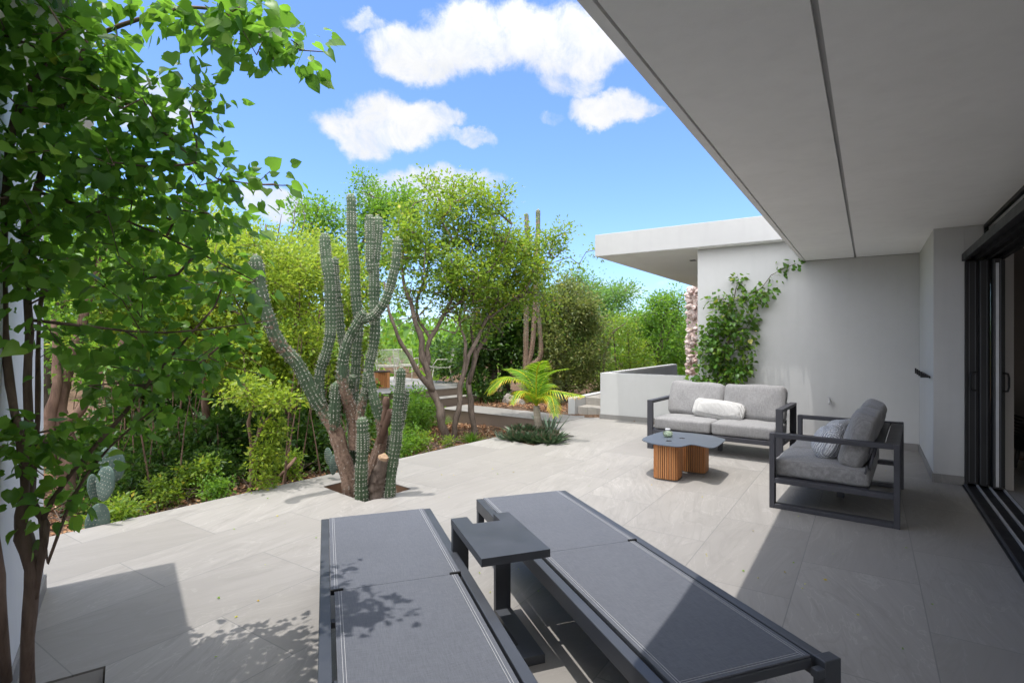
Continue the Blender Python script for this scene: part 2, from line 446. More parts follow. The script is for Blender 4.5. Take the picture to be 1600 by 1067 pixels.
M['leaf_vine'] = leafmat('vine_leaf', [(0, (0.030, 0.085, 0.014)), (.55, (0.07, 0.165, 0.024)), (.88, (0.16, 0.25, 0.03)), (.95, (0.32, 0.28, 0.07)), (1, (0.42, 0.20, 0.11))], .38, (0.28, 0.48, 0.03))
M['leaf_brom'] = leafmat('bromeliad_leaf', [(0, (0.030, 0.065, 0.032)), (.7, (0.075, 0.13, 0.065)), (1, (0.20, 0.10, 0.085))], .12, (0.12, 0.2, 0.05))
M['leaf_agave'] = leafmat('agave_leaf', [(0, (0.07, 0.12, 0.085)), (1, (0.14, 0.20, 0.14))], .1, (0.2, 0.3, 0.1))
M['leaf_palm'] = leafmat('palm_leaf', [(0, (0.07, 0.20, 0.014)), (.5, (0.17, 0.31, 0.016)), (.78, (0.50, 0.45, 0.025)), (1, (0.58, 0.26, 0.03))], .4, (0.55, 0.8, 0.04))
M['litter'] = leafmat('leaf_litter', [(0, (0.10, 0.05, 0.03)), (.5, (0.24, 0.12, 0.065)), (.85, (0.36, 0.20, 0.11)), (1, (0.45, 0.33, 0.22))], .05, (0.3, 0.2, 0.1), .9, .1)

m, T = mat('garden_soil')
n = T.noise(T.obj, 2.2, 8.0, .7); n2 = T.noise(T.obj, 30.0, 6.0, .7)
c = T.ramp(n.outputs[0], [(.3, (0.075, 0.048, 0.032)), (.7, (0.17, 0.11, 0.075))])
c = T.mix(T.mapr(n2.outputs[0], .45, .75, 0, .6), c, (0.24, 0.15, 0.10, 1))
setb(T, base=c, rough=.95, spec=.1, normal=bump(T, n2.outputs[0], .9, .03)); M['soil'] = m

# cactus skin: ribs are real; colour goes from green to cork by a per-face value of the plant itself
m, T = mat('cactus_skin')
at = T.node('ShaderNodeAttribute', attribute_name='rnd').outputs['Fac']
n = T.noise(T.obj, 9.0, 6.0, .65); n2 = T.noise(T.obj, 45.0, 5.0, .65); n3 = T.noise(T.obj, 22.0, 6.0, .7)
g = T.ramp(n.outputs[0], [(.3, (0.048, 0.080, 0.044)), (.7, (0.096, 0.138, 0.078))])
k = T.ramp(n2.outputs[0], [(.3, (0.10, 0.060, 0.042)), (.7, (0.30, 0.205, 0.15))])
f = T.math('ADD', at, T.math('MULTIPLY', T.math('SUBTRACT', n3.outputs[0], .5), 1.5))
f = T.mapr(f, .42, .6, 0, 1, True)
setb(T, base=T.mix(f, g, k), rough=.75, spec=.25, normal=bump(T, n2.outputs[0], .45, .008)); M['cactus'] = m
m, T = mat('cactus_spine'); 
at = T.node('ShaderNodeAttribute', attribute_name='rnd').outputs['Fac']
setb(T, base=T.ramp(at, [(0, (0.26, 0.23, 0.18)), (1, (0.60, 0.58, 0.51))]), rough=.7); M['spine'] = m
M['cutwood'] = simple('cut_wood', (0.20, 0.125, 0.075), (0.38, 0.255, 0.16), 14, .8)
M['pear'] = simple('prickly_pear_skin', (0.055, 0.095, 0.078), (0.125, 0.175, 0.145), 8, .6, .3, .25)
M['rock'] = simple('pale_rock', (0.13, 0.11, 0.095), (0.40, 0.36, 0.32), 5, .9, .2, .8, .03)
M['stone'] = simple('pink_coral_stone', (0.50, 0.34, 0.30), (0.82, 0.72, 0.67), 6, .9, .2, .9, .02)
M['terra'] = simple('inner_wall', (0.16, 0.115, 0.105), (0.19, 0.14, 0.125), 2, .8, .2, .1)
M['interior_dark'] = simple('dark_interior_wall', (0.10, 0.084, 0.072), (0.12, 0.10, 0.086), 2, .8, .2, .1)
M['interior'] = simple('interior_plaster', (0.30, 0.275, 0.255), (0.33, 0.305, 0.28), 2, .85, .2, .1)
M['rattan'] = simple('dark_rattan', (0.010, 0.009, 0.008), (0.03, 0.026, 0.022), 60, .6, .4, .6)
m, T = mat('window_glass'); setb(T, base=(0.9, 0.93, 0.92, 1), rough=0.02)
T.b.inputs['Transmission Weight'].default_value = 1.0; T.b.inputs['IOR'].default_value = 1.1; M['glass'] = m
m, T = mat('vase_glass'); setb(T, base=(0.80, 0.88, 0.72, 1), rough=0.05)
T.b.inputs['Transmission Weight'].default_value = 0.85; T.b.inputs['IOR'].default_value = 1.25; M['vase'] = m
#@@PART2
# ------------------------------------------------------------------ ground, terrace
E1 = Vector((0.9, 9.74, 0)); GV = Vector((0.617, 0.787, 0)).normalized(); HVc = Vector((-0.787, 0.617, 0)).normalized()
EDGE0 = E1 - GV * 14.0
def sq(c, half, ang):
    x = Vector((math.cos(ang), math.sin(ang), 0)); y = Vector((-x.y, x.x, 0))
    return [c + x * half * sx + y * half * sy for sx, sy in ((-1, -1), (1, -1), (1, 1), (-1, 1))]
CACT = Vector((-1.475, 5.45, 0)); CHOLE = [Vector((-1.93, 5.50, 0)), Vector((-1.36, 4.975, 0)), Vector((-1.01, 5.42, 0)), Vector((-1.58, 5.95, 0))]
WC = Vector((-2.59, 3.34, 0)); PV = Vector((-0.58, 0.81, 0)).normalized(); QV = Vector((0.81, 0.58, 0)).normalized()
THOLE = sq(Vector((-1.93, 2.12, 0)), 0.26, math.atan2(QV.y, QV.x))
def smooth01(t):
    t = np.clip(t, 0, 1); return t * t * (3 - 2 * t)
def ground_z(x, y):
    x = np.asarray(x, float); y = np.asarray(y, float)
    wv_ = (x - E1.x) * GV.x + (y - E1.y) * GV.y
    hv_ = (x - E1.x) * HVc.x + (y - E1.y) * HVc.y
    z = -0.24 + 0.25 * smooth01((wv_ - 0.45) / 0.4) + 0.02 * np.clip(wv_ - 1.2, 0, 6)
    z = z + 0.02 * np.clip(hv_ - 2.5, 0, 8) * smooth01((hv_ - 2.5) / 3)
    z = z + 0.035 * np.sin(x * 1.9 + 1) * np.sin(y * 2.3) + 0.02 * np.sin(x * 5.1) * np.sin(y * 4.3 + 2)
    inside = (hv_ < 0.1) & (wv_ < 0.8)
    return np.where(inside, -0.42, z)

nx = 150
gx = np.concatenate([np.linspace(-200, -22, 14)[:-1], np.linspace(-22, 16, nx), np.linspace(16, 200, 14)[1:]])
gy = np.concatenate([np.linspace(-120, -6, 10)[:-1], np.linspace(-6, 34, nx), np.linspace(34, 400, 16)[1:]])
XX, YY = np.meshgrid(gx, gy); ZZ = ground_z(XX, YY)
me = bpy.data.meshes.new('ground'); nX, nY = len(gx), len(gy)
idx = np.arange(nX * nY).reshape(nY, nX)
me.from_pydata(np.stack([XX, YY, ZZ], -1).reshape(-1, 3).tolist(), [],
               np.stack([idx[:-1, :-1], idx[:-1, 1:], idx[1:, 1:], idx[1:, :-1]], -1).reshape(-1, 4).tolist())
me.polygons.foreach_set('use_smooth', [True] * len(me.polygons)); me.materials.append(M['soil'])
o = bpy.data.objects.new('ground', me); col.objects.link(o); tag(o, kind='structure')

# paved terrace: one slab with the planting holes and the palm bed cut out of it
bedA, bedD = E1 - GV * 1.86, E1 - GV * 0.78
bedB = Vector((0.30, 7.62, 0)); bedC = Vector((0.98, 8.36, 0))
n_edge = lambda n, a: H(n, a)
outer = [EDGE0, bedA, bedB, bedC, bedD, E1, E1 + GV * 0.85, H(-5.0, 9.62), H(-4.86, 9.75), H(-4.20, 9.75), H(-2.2, 9.6), H(0.85, 9.6), H(0.85, -14), H(-10, -14)]  # unseen paving behind the camera extended so sunlit floor bounces light up
mb = MB(); prism(mb, outer, -0.30, 0.0, [CHOLE, THOLE])
o = mb.build('terrace_paving', M['tile']); fix_normals(o); tag(o, kind='structure')
o = MB().add([p + Vector((0, 0, -0.22)) for p in CHOLE], [[0, 1, 2, 3]]).build('planting_soil', M['soil']); tag(o, kind='structure')
o = MB().add([p + Vector((0, 0, -0.14)) for p in THOLE], [[0, 1, 2, 3]]).build('planting_soil', M['soil']); tag(o, kind='structure')
for nm, hl in (('planting_hole_lining', CHOLE), ('planting_hole_lining', THOLE)):
    mb = MB()
    for k in range(4):
        a, b = hl[k], hl[(k + 1) % 4]; c = (hl[0] + hl[2]) / 2
        a1, b1 = a + (c - a).normalized() * .012, b + (c - b).normalized() * .012
        mb.add([(a1.x, a1.y, -.26), (b1.x, b1.y, -.26), (b1.x, b1.y, -.006), (a1.x, a1.y, -.006)], [[0, 1, 2, 3]])
    o = mb.build(nm, simple('clay_lining', (0.22, 0.13, 0.085), (0.33, 0.21, 0.14), 5, .9, .1, .3) if hl is CHOLE else M['plaster_grey']); tag(o, kind='structure')
# garden walkway, step and raised platform
mb = MB(); wl = 3.15
prism(mb, [E1 + HVc * 0.004, E1 + HVc * wl, E1 + HVc * wl + GV * .85, E1 + HVc * 0.004 + GV * .85], -0.002, 0.006)
o = mb.build('walkway', M['tile']); fix_normals(o); tag(o, kind='structure')
mb = MB(); prism(mb, [E1 + GV * .01, E1 + HVc * wl + GV * .01, E1 + HVc * wl + GV * .84, E1 + GV * .84], -0.5, -0.004)
o = mb.build('walkway_base', M['brownwall']); fix_normals(o); tag(o, kind='structure')
PR = Vector((-0.62, 13.42, 0)); PF = Vector((0.703, 0.711, 0)).normalized(); PB = Vector((-PF.y, PF.x, 0))
mb = MB(); prism(mb, [PR, PR - PF * 3.7, PR - PF * 3.7 + PB * 4.2, PR + PB * 4.2], 0.345, 0.365)
o = mb.build('raised_platform', M['tile']); fix_normals(o); tag(o, kind='structure')
mb = MB(); q = [PR - PF * .015 + PB * .015, PR - PF * 3.685 + PB * .015, PR - PF * 3.685 + PB * 4.18, PR - PF * .015 + PB * 4.18]
prism(mb, q, -0.4, 0.343)
o = mb.build('platform_base', M['brownwall']); fix_normals(o); tag(o, kind='structure')
s0 = PR - PF * 1.75; s1 = PR - PF * 0.55
mb = MB(); prism(mb, [s0, s1, s1 - PB * .36, s0 - PB * .36], 0.172, 0.19)
o = mb.build('garden_step', M['tile']); fix_normals(o); tag(o, kind='structure')
mb = MB(); prism(mb, [s0 + PF * .01, s1 - PF * .01, s1 - PF * .01 - PB * .345, s0 + PF * .01 - PB * .345], -0.3, 0.17)
o = mb.build('step_base', M['brownwall']); fix_normals(o); tag(o, kind='structure')
# steps up between the white kerb and the low wall
mb = MB()
HM = Matrix.Rotation(HROT, 4, 'Z')
mb.box(-4.865, -4.25, 9.752, 10.11, -.2, .155, .006, HM).box(-4.865, -4.25, 10.112, 13.6, -.2, .31, .006, HM)
o = mb.build('garden_stairs', M['steptile']); tag(o, kind='structure')
mb = MB().box(-5.02, -4.87, 9.63, 12.2, -.25, .335, .008, HM)
o = mb.build('kerb_wall', M['plaster']); tag(o, 'short white kerb wall left of the garden steps, behind the palm', 'wall')

# ------------------------------------------------------------------ the house
house = empty('house'); tag(house, 'modern white house with deep terrace roof, long plain wall and black sliding door', 'house')
def hbox(name, mt, *boxes, bev=0.0, parent=None):
    mb = MB()
    for b in boxes: mb.box(*b, bev, HM)
    return mb.build(name, mt, parent or house)
CZ = 2.66
hbox('terrace_roof', M['plaster'], (-.835, 5.0, -.9, 9.3, CZ + .022, 2.96), (1.0, 5.0, -5, -.902, CZ + .022, 2.96))  # roof cut short behind the camera so more unseen paving is sunlit
hbox('ceiling', M['ceiling'], (-.834, -.79, -.89, 9.069, CZ, CZ + .02), (-.776, -.168, -.89, 9.069, CZ, CZ + .02), (-.144, 4.9, -.89, 9.069, CZ, CZ + .02), (1.01, 4.9, -4.99, -.91, CZ, CZ + .02))
hbox('wall', M['plaster'], (-2.34, 0.5705, 9.07, 9.45, -.3, 2.655), (-2.34, -.85, 9.07, 9.45, 2.655, 2.968), (-2.34, -2.0, 9.451, 16.0, -.3, 2.968))
hbox('side_wall', M['plaster'], (.571, .823, 7.19, 9.5, -.3, 2.658), (.824, .972, 7.194, 9.5, 2.375, 2.658))
o = hbox('skirting', M['tile_dark'], (-2.3, .56, 9.052, 9.069, .0, .092), (.559, .57, 7.176, 9.05, .0, .092), (.5715, .822, 7.176, 7.189, .0, .092))
hbox('far_roof', M['plaster_roof'], (-4.07, 4.5, 8.84, 15.7, 2.972, 3.355), bev=.006)
hbox('soffit', M['ceiling'], (-4.06, 4.49, 8.85, 15.69, 2.9695, 2.9715))
o = hbox('soffit_light', M['black'], (-2.78, -2.68, 10.2, 10.3, 2.960, 2.9692))
# clerestory window over the door
win = hbox('clerestory_window', M['black'], (.975, 1.01, -5, 7.188, 2.625, 2.658), (.975, 1.01, -5, 7.188, 2.36, 2.39), (.975, 1.01, 7.15, 7.1885, 2.39, 2.625))
hbox('pane', M['glass'], (.990, .996, -5, 7.15, 2.39, 2.625), parent=win)
# sliding door: header, jamb, floor track and three panels pushed into the wall pocket
hbox('door_header', M['black'], (.80, .835, -5, 7.187, 2.30, 2.372), (.836, 1.13, -5, 7.187, 2.335, 2.373), (.90, .925, -5, 7.187, 2.30, 2.335), (.99, 1.015, -5, 7.187, 2.30, 2.335), (1.09, 1.13, -5, 7.187, 2.30, 2.335))
hbox('door_jamb', M['black'], (.8235, .845, 7.15, 7.30, 0, 2.30))
hbox('door_track', M['black'], (.80, 1.14, -5, 7.45, -.02, .008))
for n0 in (.815, .912, 1.005, 1.105):
    hbox('track_rail', M['steel'] if n0 > .9 else M['charcoal'], (n0, n0 + .016, -5, 7.40, .009, .026))
for i, (n0, a1) in enumerate(((.846, 7.16), (.93, 7.12), (1.022, 7.05))):
    pn = hbox('door_panel', M['black'], (n0, n0 + .068, a1, a1 + .11, .028, 2.298), (n0 + .004, n0 + .064, a1 + .11, 9.0, .028, .16), (n0 + .004, n0 + .064, a1 + .11, 9.0, 2.2, 2.298), bev=.004)
    hbox('pane', M['glass'], (n0 + .028, n0 + .036, a1 + .11, 9.0, .16, 2.2), parent=pn)
    hbox('edge_strip', M['charcoal'], (n0 + .008, n0 + .013, a1 - .003, a1 + .0, .05, 2.28), (n0 + .056, n0 + .061, a1 - .003, a1 + .0, .05, 2.28), parent=pn)
    if i == 2:
        hbox('lock_plate', M['steel'], (n0 + .022, n0 + .046, a1 - .004, a1 + .0, .05, 2.25), parent=pn)
    if i >= 1:
        mb = MB(); nn = n0 - .012 if i == 1 else n0 + .07
        sg = -1 if i == 1 else 1
        c = [H(nn + sg * .012, a1 + .05, 1.17), H(nn + sg * .05, a1 + .05, 1.16), H(nn + sg * .058, a1 + .05, 1.12), H(nn + sg * .058, a1 + .05, 1.03), H(nn + sg * .05, a1 + .05, .99), H(nn + sg * .012, a1 + .05, .985)]
        c = [p - AV * .07 for p in c] if i == 1 else c
        mb.tube(c, .0095, 8).build('handle', M['rubber'], pn, True)
# what the open door shows of the room
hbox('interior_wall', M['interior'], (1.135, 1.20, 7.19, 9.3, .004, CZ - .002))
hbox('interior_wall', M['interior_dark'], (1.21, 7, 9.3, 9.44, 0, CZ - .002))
hbox('interior_wall', M['ceiling'], (4.6, 4.7, -5, 9.29, .006, CZ - .002))  # unseen wall, whitened to bounce light back to the ceiling
hbox('gap_shade_strip', M['rubber'], (.915, .929, 7.17, 7.2, .03, 2.29), (.999, 1.021, 7.17, 7.2, .03, 2.29), (1.091, 1.134, 7.18, 7.2, .03, 2.29))  # black strips added to shade the gaps between the door panels
hbox('interior_floor', M['tile'], (1.141, 6.9, -5, 9.29, -.05, .004))
# stone pillar under the far roof
mb = MB(); sr = np.random.default_rng(3)
hn = Matrix.Rotation(HROT, 4, 'Z')
for k in range(420):
    zz = sr.uniform(-.1, 3.0); nn = sr.uniform(-4.36, -3.5); aa = sr.uniform(15.78, 16.4)
    side = sr.integers(0, 3)
    if side == 0: aa = 15.78
    elif side == 1: nn = -4.36
    else: nn = -3.5
    bm = bmesh.new(); bmesh.ops.create_icosphere(bm, subdivisions=1, radius=1)
    for v in bm.verts: v.co = Vector((v.co.x * sr.uniform(.06, .14), v.co.y * sr.uniform(.05, .10), v.co.z * sr.uniform(.05, .11)))
    bmesh.ops.rotate(bm, verts=bm.verts, cent=(0, 0, 0), matrix=Matrix.Rotation(sr.uniform(0, 6), 3, 'X') @ Matrix.Rotation(sr.uniform(0, 6), 3, 'Y'))
    bmesh.ops.translate(bm, verts=bm.verts, vec=H(nn, aa, zz)); bm.verts.index_update()
    mb.add([v.co for v in bm.verts], [[v.index for v in f.verts] for f in bm.faces]); bm.free()
mb.box(-4.33, -3.53, 15.82, 16.4, -.2, 3.0, 0, hn)
mb.build('stone_pillar', M['stone'], house)

# low garden wall with its return, and a dark inner side
lw = empty('garden_wall', H(-4.24, 9.45)); tag(lw, 'low white garden wall with grey skirting behind the left end of the far sofa', 'wall')
def lbox(name, mt, *bs, bev=0.0):
    mb = MB()
    for b in bs: mb.box(*b, bev, HM)
    ob = mb.build(name, mt, lw); ob.matrix_parent_inverse = Matrix.Translation(-H(-4.24, 9.45)); return ob
lbox('front_wall', M['plaster'], (-4.24, -2.345, 9.45, 9.58, -.3, .865), bev=.005)
lbox('return_wall', M['plaster'], (-4.238, -4.11, 9.582, 13.9, -.3, .865), bev=.004)
lbox('inner_lining', M['plaster_grey'], (-4.108, -4.10, 9.584, 13.9, -.3, .845))
lbox('skirting', M['tile_dark'], (-4.25, -2.345, 9.436, 9.449, 0, .088))

# wing of the house at the left with its roof corner overhead
wing = empty('house_wing', WC); tag(wing, 'white corner wall of the left wing under a square roof overhang behind the heart-leaved tree', 'house wing')
WM = Matrix.Translation(WC) @ Matrix(((QV.x, PV.x, 0, 0), (QV.y, PV.y, 0, 0), (0, 0, 1, 0), (0, 0, 0, 1)))
WI = Matrix.Translation(-WC)
def wbox(name, mt, *bs, bev=0.0):
    mb = MB()
    for b in bs: mb.box(*b, bev, WM)
    ob = mb.build(name, mt, wing); ob.matrix_parent_inverse = WI; return ob
wbox('wall', M['plaster_wing'], (-3.2, -.24, -4.5, .06, -.3, 2.80), bev=.006)
wbox('roof', M['plaster_wing'], (-3.6, 0, -4.5, .12, 2.803, 3.12), bev=.006)
wbox('skirting', M['tile_dark'], (-.239, -.226, -4.5, .06, 0, .085))

# small fittings on the wall
mb = MB()
hk = tag(hbox('coat_hook_rack', M['rubber'], (.545, .558, 7.35, 8.35, 1.08, 1.10)), 'black row of coat hooks on the side of the wall by the door', 'hook rack'); hk.parent = None
for k in range(4):
    ob = hbox('hook', M['rubber'], (.475, .545, 7.42 + k * .28, 7.445 + k * .28, 1.080, 1.098), (.475, .492, 7.42 + k * .28, 7.445 + k * .28, 1.099, 1.145), bev=.002, parent=hk)
tp = empty('garden_tap', H(-.47, 9.05, .62)); tag(tp, 'small metal garden tap on the white wall between the two sofas', 'tap')
MB().tube([(0, 0, 0), AV * -.06, AV * -.085 + Vector((0, 0, -.02)), AV * -.09 + Vector((0, 0, -.055))], [.014, .014, .013, .011], 8).build('spout', M['steel'], tp, True)
MB().tube([AV * -.045 + Vector((0, 0, .012)), AV * -.045 + Vector((0, 0, .045))], [.008, .008], 8).build('valve', M['steel'], tp, True)
MB().box(-.03, .03, -.006, .006, .044, .054, .003, Matrix.Translation(AV * -.045) @ Matrix.Rotation(HROT, 4, 'Z')).build('handle', M['steel'], tp)

# ------------------------------------------------------------------ sofas
def make_sofa(label, L, D, pos, ang, spread):
    s = empty('outdoor_sofa', pos, ang); tag(s, label, 'sofa', 'outdoor sofas with dark metal frames')
    hw = L / 2; bw, bt = .078, .042
    for sg in (-1, 1):
        x0, x1 = sorted((sg * hw, sg * (hw - bw)))
        mb = MB()
        mb.box(x0, x1, 0, bt, .0, .665, .003).box(x0, x1, D - bt, D, .0, .665, .003)
        mb.box(x0 + .001, x1 - .001, bt, D - bt, .625, .664, .003).box(x0 + .001, x1 - .001, bt, D - bt, .001, .04, .003)
        mb.box(x0 + .001, x1 - .001, bt, D - bt, .225, .268, .003)
        mb.build('side_frame', M['sofaframe'], s)
    mb = MB()
    mb.box(-hw + bw, hw - bw, .004, .044, .212, .268, .003).box(-hw + bw, hw - bw, D - .26, D - .22, .212, .268, .003)
    mb.box(-hw + bw, hw - bw, .045, D - .261, .248, .266, .002)
    mb.build('seat_frame', M['sofaframe'], s)
    MB().box(-.025, .025, D / 2 - .03, D / 2 + .03, .0, .212, .003).build('centre_leg', M['sofaframe'], s)
    mb = MB()
    for k in range(2): mb.box(-hw + bw, hw - bw, D - .205 + k * .105, D - .108 + k * .105, .632, .654, .003)
    mb.build('back_shelf', M['sofaframe'], s)
    mb = MB(); T_ = Matrix.Translation((0, D - .27, .27)) @ Matrix.Rotation(R(-12), 4, 'X')
    mb.box(-hw + bw, hw - bw, 0, .016, .30, .372, .002, T_).box(-hw + bw, hw - bw, 0, .016, .12, .19, .002, T_)
    for x in (-hw + .12, -.03, hw - .18): mb.box(x, x + .06, .018, .036, .0, .38, .002, T_)
    mb.build('backrest_frame', M['sofaframe'], s)
    cw = (L - 2 * bw - .012) / 2
    for sg in (-1, 1):
        cx = sg * (cw / 2 + .002)
        cushion(MB(), cw / 2 - .002, .36, .08, .032, .07, 16, Matrix.Translation((cx, .385, .352)), .004, .0, 5 + sg).build('seat_cushion', M['cushion'], s, True)
        T_ = Matrix.Translation((cx, .66, .645)) @ Matrix.Rotation(R(72 + sg * 1.2), 4, 'X') @ Matrix.Rotation(R(sg * 1.0), 4, 'Z')
        cushion(MB(), cw / 2 - .006, .24, .095, .055, .11, 18, T_, .006, .05, 11 + sg).build('back_cushion', M['cushion'], s, True)
    return s
S1A = math.atan2(-.605, .796); S1P = Vector((2.54, 6.926, 0))
S2A = math.atan2(-.8, -.6); S2P = Vector((2.748, 5.42, 0))
make_sofa('grey two-seat sofa facing the camera in front of the climbing vine, in sunshine', 1.70, .90, S1P, S1A, 0)
make_sofa('grey two-seat sofa seen from its side, half in shade beside the sliding door', 1.50, .95, S2P, S2A, 0)
def pillow(label, sofa_pos, sofa_ang, x, y, z, hx, hy, hz, rx, rz, mt, ry=0, grp=None):
    o = cushion(MB(), hx, hy, hz, min(hx, hy, hz) * .9, .25, 14, None, .005, .35, int(x * 100) + 40).build('scatter_pillow', mt, None, True)
    Mx = Matrix.Translation(sofa_pos) @ Matrix.Rotation(sofa_ang, 4, 'Z') @ Matrix.Translation((x, y, z)) @ Matrix.Rotation(R(rz), 4, 'Z') @ Matrix.Rotation(R(ry), 4, 'Y') @ Matrix.Rotation(R(rx), 4, 'X')
    o.matrix_world = Mx
    return tag(o, label, 'pillow', grp)
pillow('long white knitted pillow leaning against the back of the sunlit far sofa', S1P, S1A, -.03, .46, .545, .32, .13, .062, 62, 0, M['knit_white'], 4)
pillow('round grey-white knitted pillow on the near seat of the shaded sofa', S2P, S2A, .32, .41, .56, .17, .15, .085, 62, 12, M['knit_grey'], 0, 'knitted pillows on the shaded sofa')
pillow('grey knitted pillow half hidden behind another on the far seat of the shaded sofa', S2P, S2A, -.12, .45, .575, .21, .15, .08, 60, -14, M['knit_grey'], 0, 'knitted pillows on the shaded sofa')

# ------------------------------------------------------------------ coffee table, vase, stool
def slat_drum(mb, c, half, z0, z1, ang, n=8):
    ca, sa = math.cos(ang), math.sin(ang); per = []
    r = half * .38; nseg = n
    pts = []
    for q in range(4):
        for t in np.linspace(-1, 1, nseg)[:]:
            pts.append((q, t))
    for (q, t) in pts:
        x, y = half, t * (half - r)
        nx_, ny_ = 1.0, 0.0
        a = q * math.pi / 2
        X = x * math.cos(a) - y * math.sin(a); Y = x * math.sin(a) + y * math.cos(a); na = a
        per.append((X, Y, na))
    for q in range(4):
        for t in (.3, .7):
            a = q * math.pi / 2 + t * math.pi / 2
            cx = (half - r) * (math.cos(q * math.pi / 2) - math.sin(q * math.pi / 2)); cy = (half - r) * (math.sin(q * math.pi / 2) + math.cos(q * math.pi / 2))
            per.append((cx + r * math.cos(a), cy + r * math.sin(a), a))
    sw = (2 * (half - r)) / (nseg - 1) * .345
    for (X, Y, na) in per:
        Mt = Matrix.Translation(c) @ Matrix.Rotation(ang, 4, 'Z') @ Matrix.Translation((X, Y, 0)) @ Matrix.Rotation(na, 4, 'Z')
        mb.box(-.016, 0, -sw, sw, z0, z1, .002, Mt, random.random())
ct = empty('coffee_table', (1.85, 5.98, 0)); tag(ct, 'low coffee table with slate blue sheet top on two slatted teak drums', 'coffee table')
CI = Matrix.Translation((-1.85, -5.98, 0))
outl = [(1.415, 6.015), (1.80, 6.52), (1.90, 6.535), (2.27, 6.32), (2.385, 6.04), (2.36, 5.96), (2.09, 5.535), (2.02, 5.545), (1.915, 5.735), (1.765, 5.60), (1.70, 5.60), (1.50, 5.735)]
def chaikin(p, q=.22, it=2, keep=()):
    for _ in range(it):
        r_ = []
        for i in range(len(p)):
            a, b = np.array(p[i]), np.array(p[(i + 1) % len(p)])
            r_ += [tuple(a + (b - a) * q), tuple(b - (b - a) * q)]
        p = r_
    return p
ol = chaikin(outl, .2, 2)
circ = lambda x, y, r_: [(x + r_ * math.cos(a), y + r_ * math.sin(a)) for a in np.linspace(0, 2 * math.pi, 16)[:-1]]
hA = G(1045, 688.5, .388); hB = G(1066, 684.5, .388)
mb = MB(); prism(mb, ol, .380, .388, [circ(hA.x, hA.y, .034), circ(hB.x, hB.y, .034)])
o = mb.build('table_top', M['tabletop'], ct); fix_normals(o); o.matrix_parent_inverse = CI
for (x, y) in ((1.69, 5.85), (2.09, 6.15)):
    mb = MB(); slat_drum(mb, Vector((x, y, 0)), .130, .012, .379, math.atan2(.8, .6) + .1)
    o = mb.build('slatted_drum', M['teak'], ct); o.matrix_parent_inverse = CI
    mb = MB(); mb.box(-.106, .106, -.106, .106, .002, .365, .03, Matrix.Translation((x, y, 0)) @ Matrix.Rotation(math.atan2(.8, .6) + .1, 4, 'Z'))
    o2 = mb.build('gap_shade_core', M['rubber'], o)  # black block added inside the drum to darken the slat gaps like shade
def lathe(mb, prof, c, n=20):
    vs = []; fs = []
    for (r_, z) in prof:
        for k in range(n):
            a = 2 * math.pi * k / n; vs.append((c[0] + r_ * math.cos(a), c[1] + r_ * math.sin(a), c[2] + z))
    for i in range(len(prof) - 1):
        for k in range(n):
            k2 = (k + 1) % n; fs.append([i * n + k, i * n + k2, (i + 1) * n + k2, (i + 1) * n + k])
    mb.add(vs, fs); return mb
vp = G(1043.5, 682.5, .389); vp.z = .389
vs_ = empty('glass_jar', vp); tag(vs_, 'small round green glass jar with metal collar standing on the coffee table', 'jar')
lathe(MB(), [(0.001, .0), (.038, .001), (.050, .015), (.055, .035), (.050, .055), (.032, .072), (.026, .082), (.024, .08), (.030, .07), (.046, .052), (.050, .034), (.046, .016), (.001, .006)], (0, 0, 0)).build('jar_body', M['vase'], vs_, True)
lathe(MB(), [(.028, .076), (.031, .078), (.031, .094), (.026, .096), (.001, .096)], (0, 0, 0)).build('collar', M['steel'], vs_, True)
ring = [(-.058 * math.cos(a), -.01, .05 + .03 * math.sin(a)) for a in np.linspace(-1.3, 1.3, 10)]
MB().tube(ring, .003, 6).build('wire_handle', M['rubber'], vs_, True)

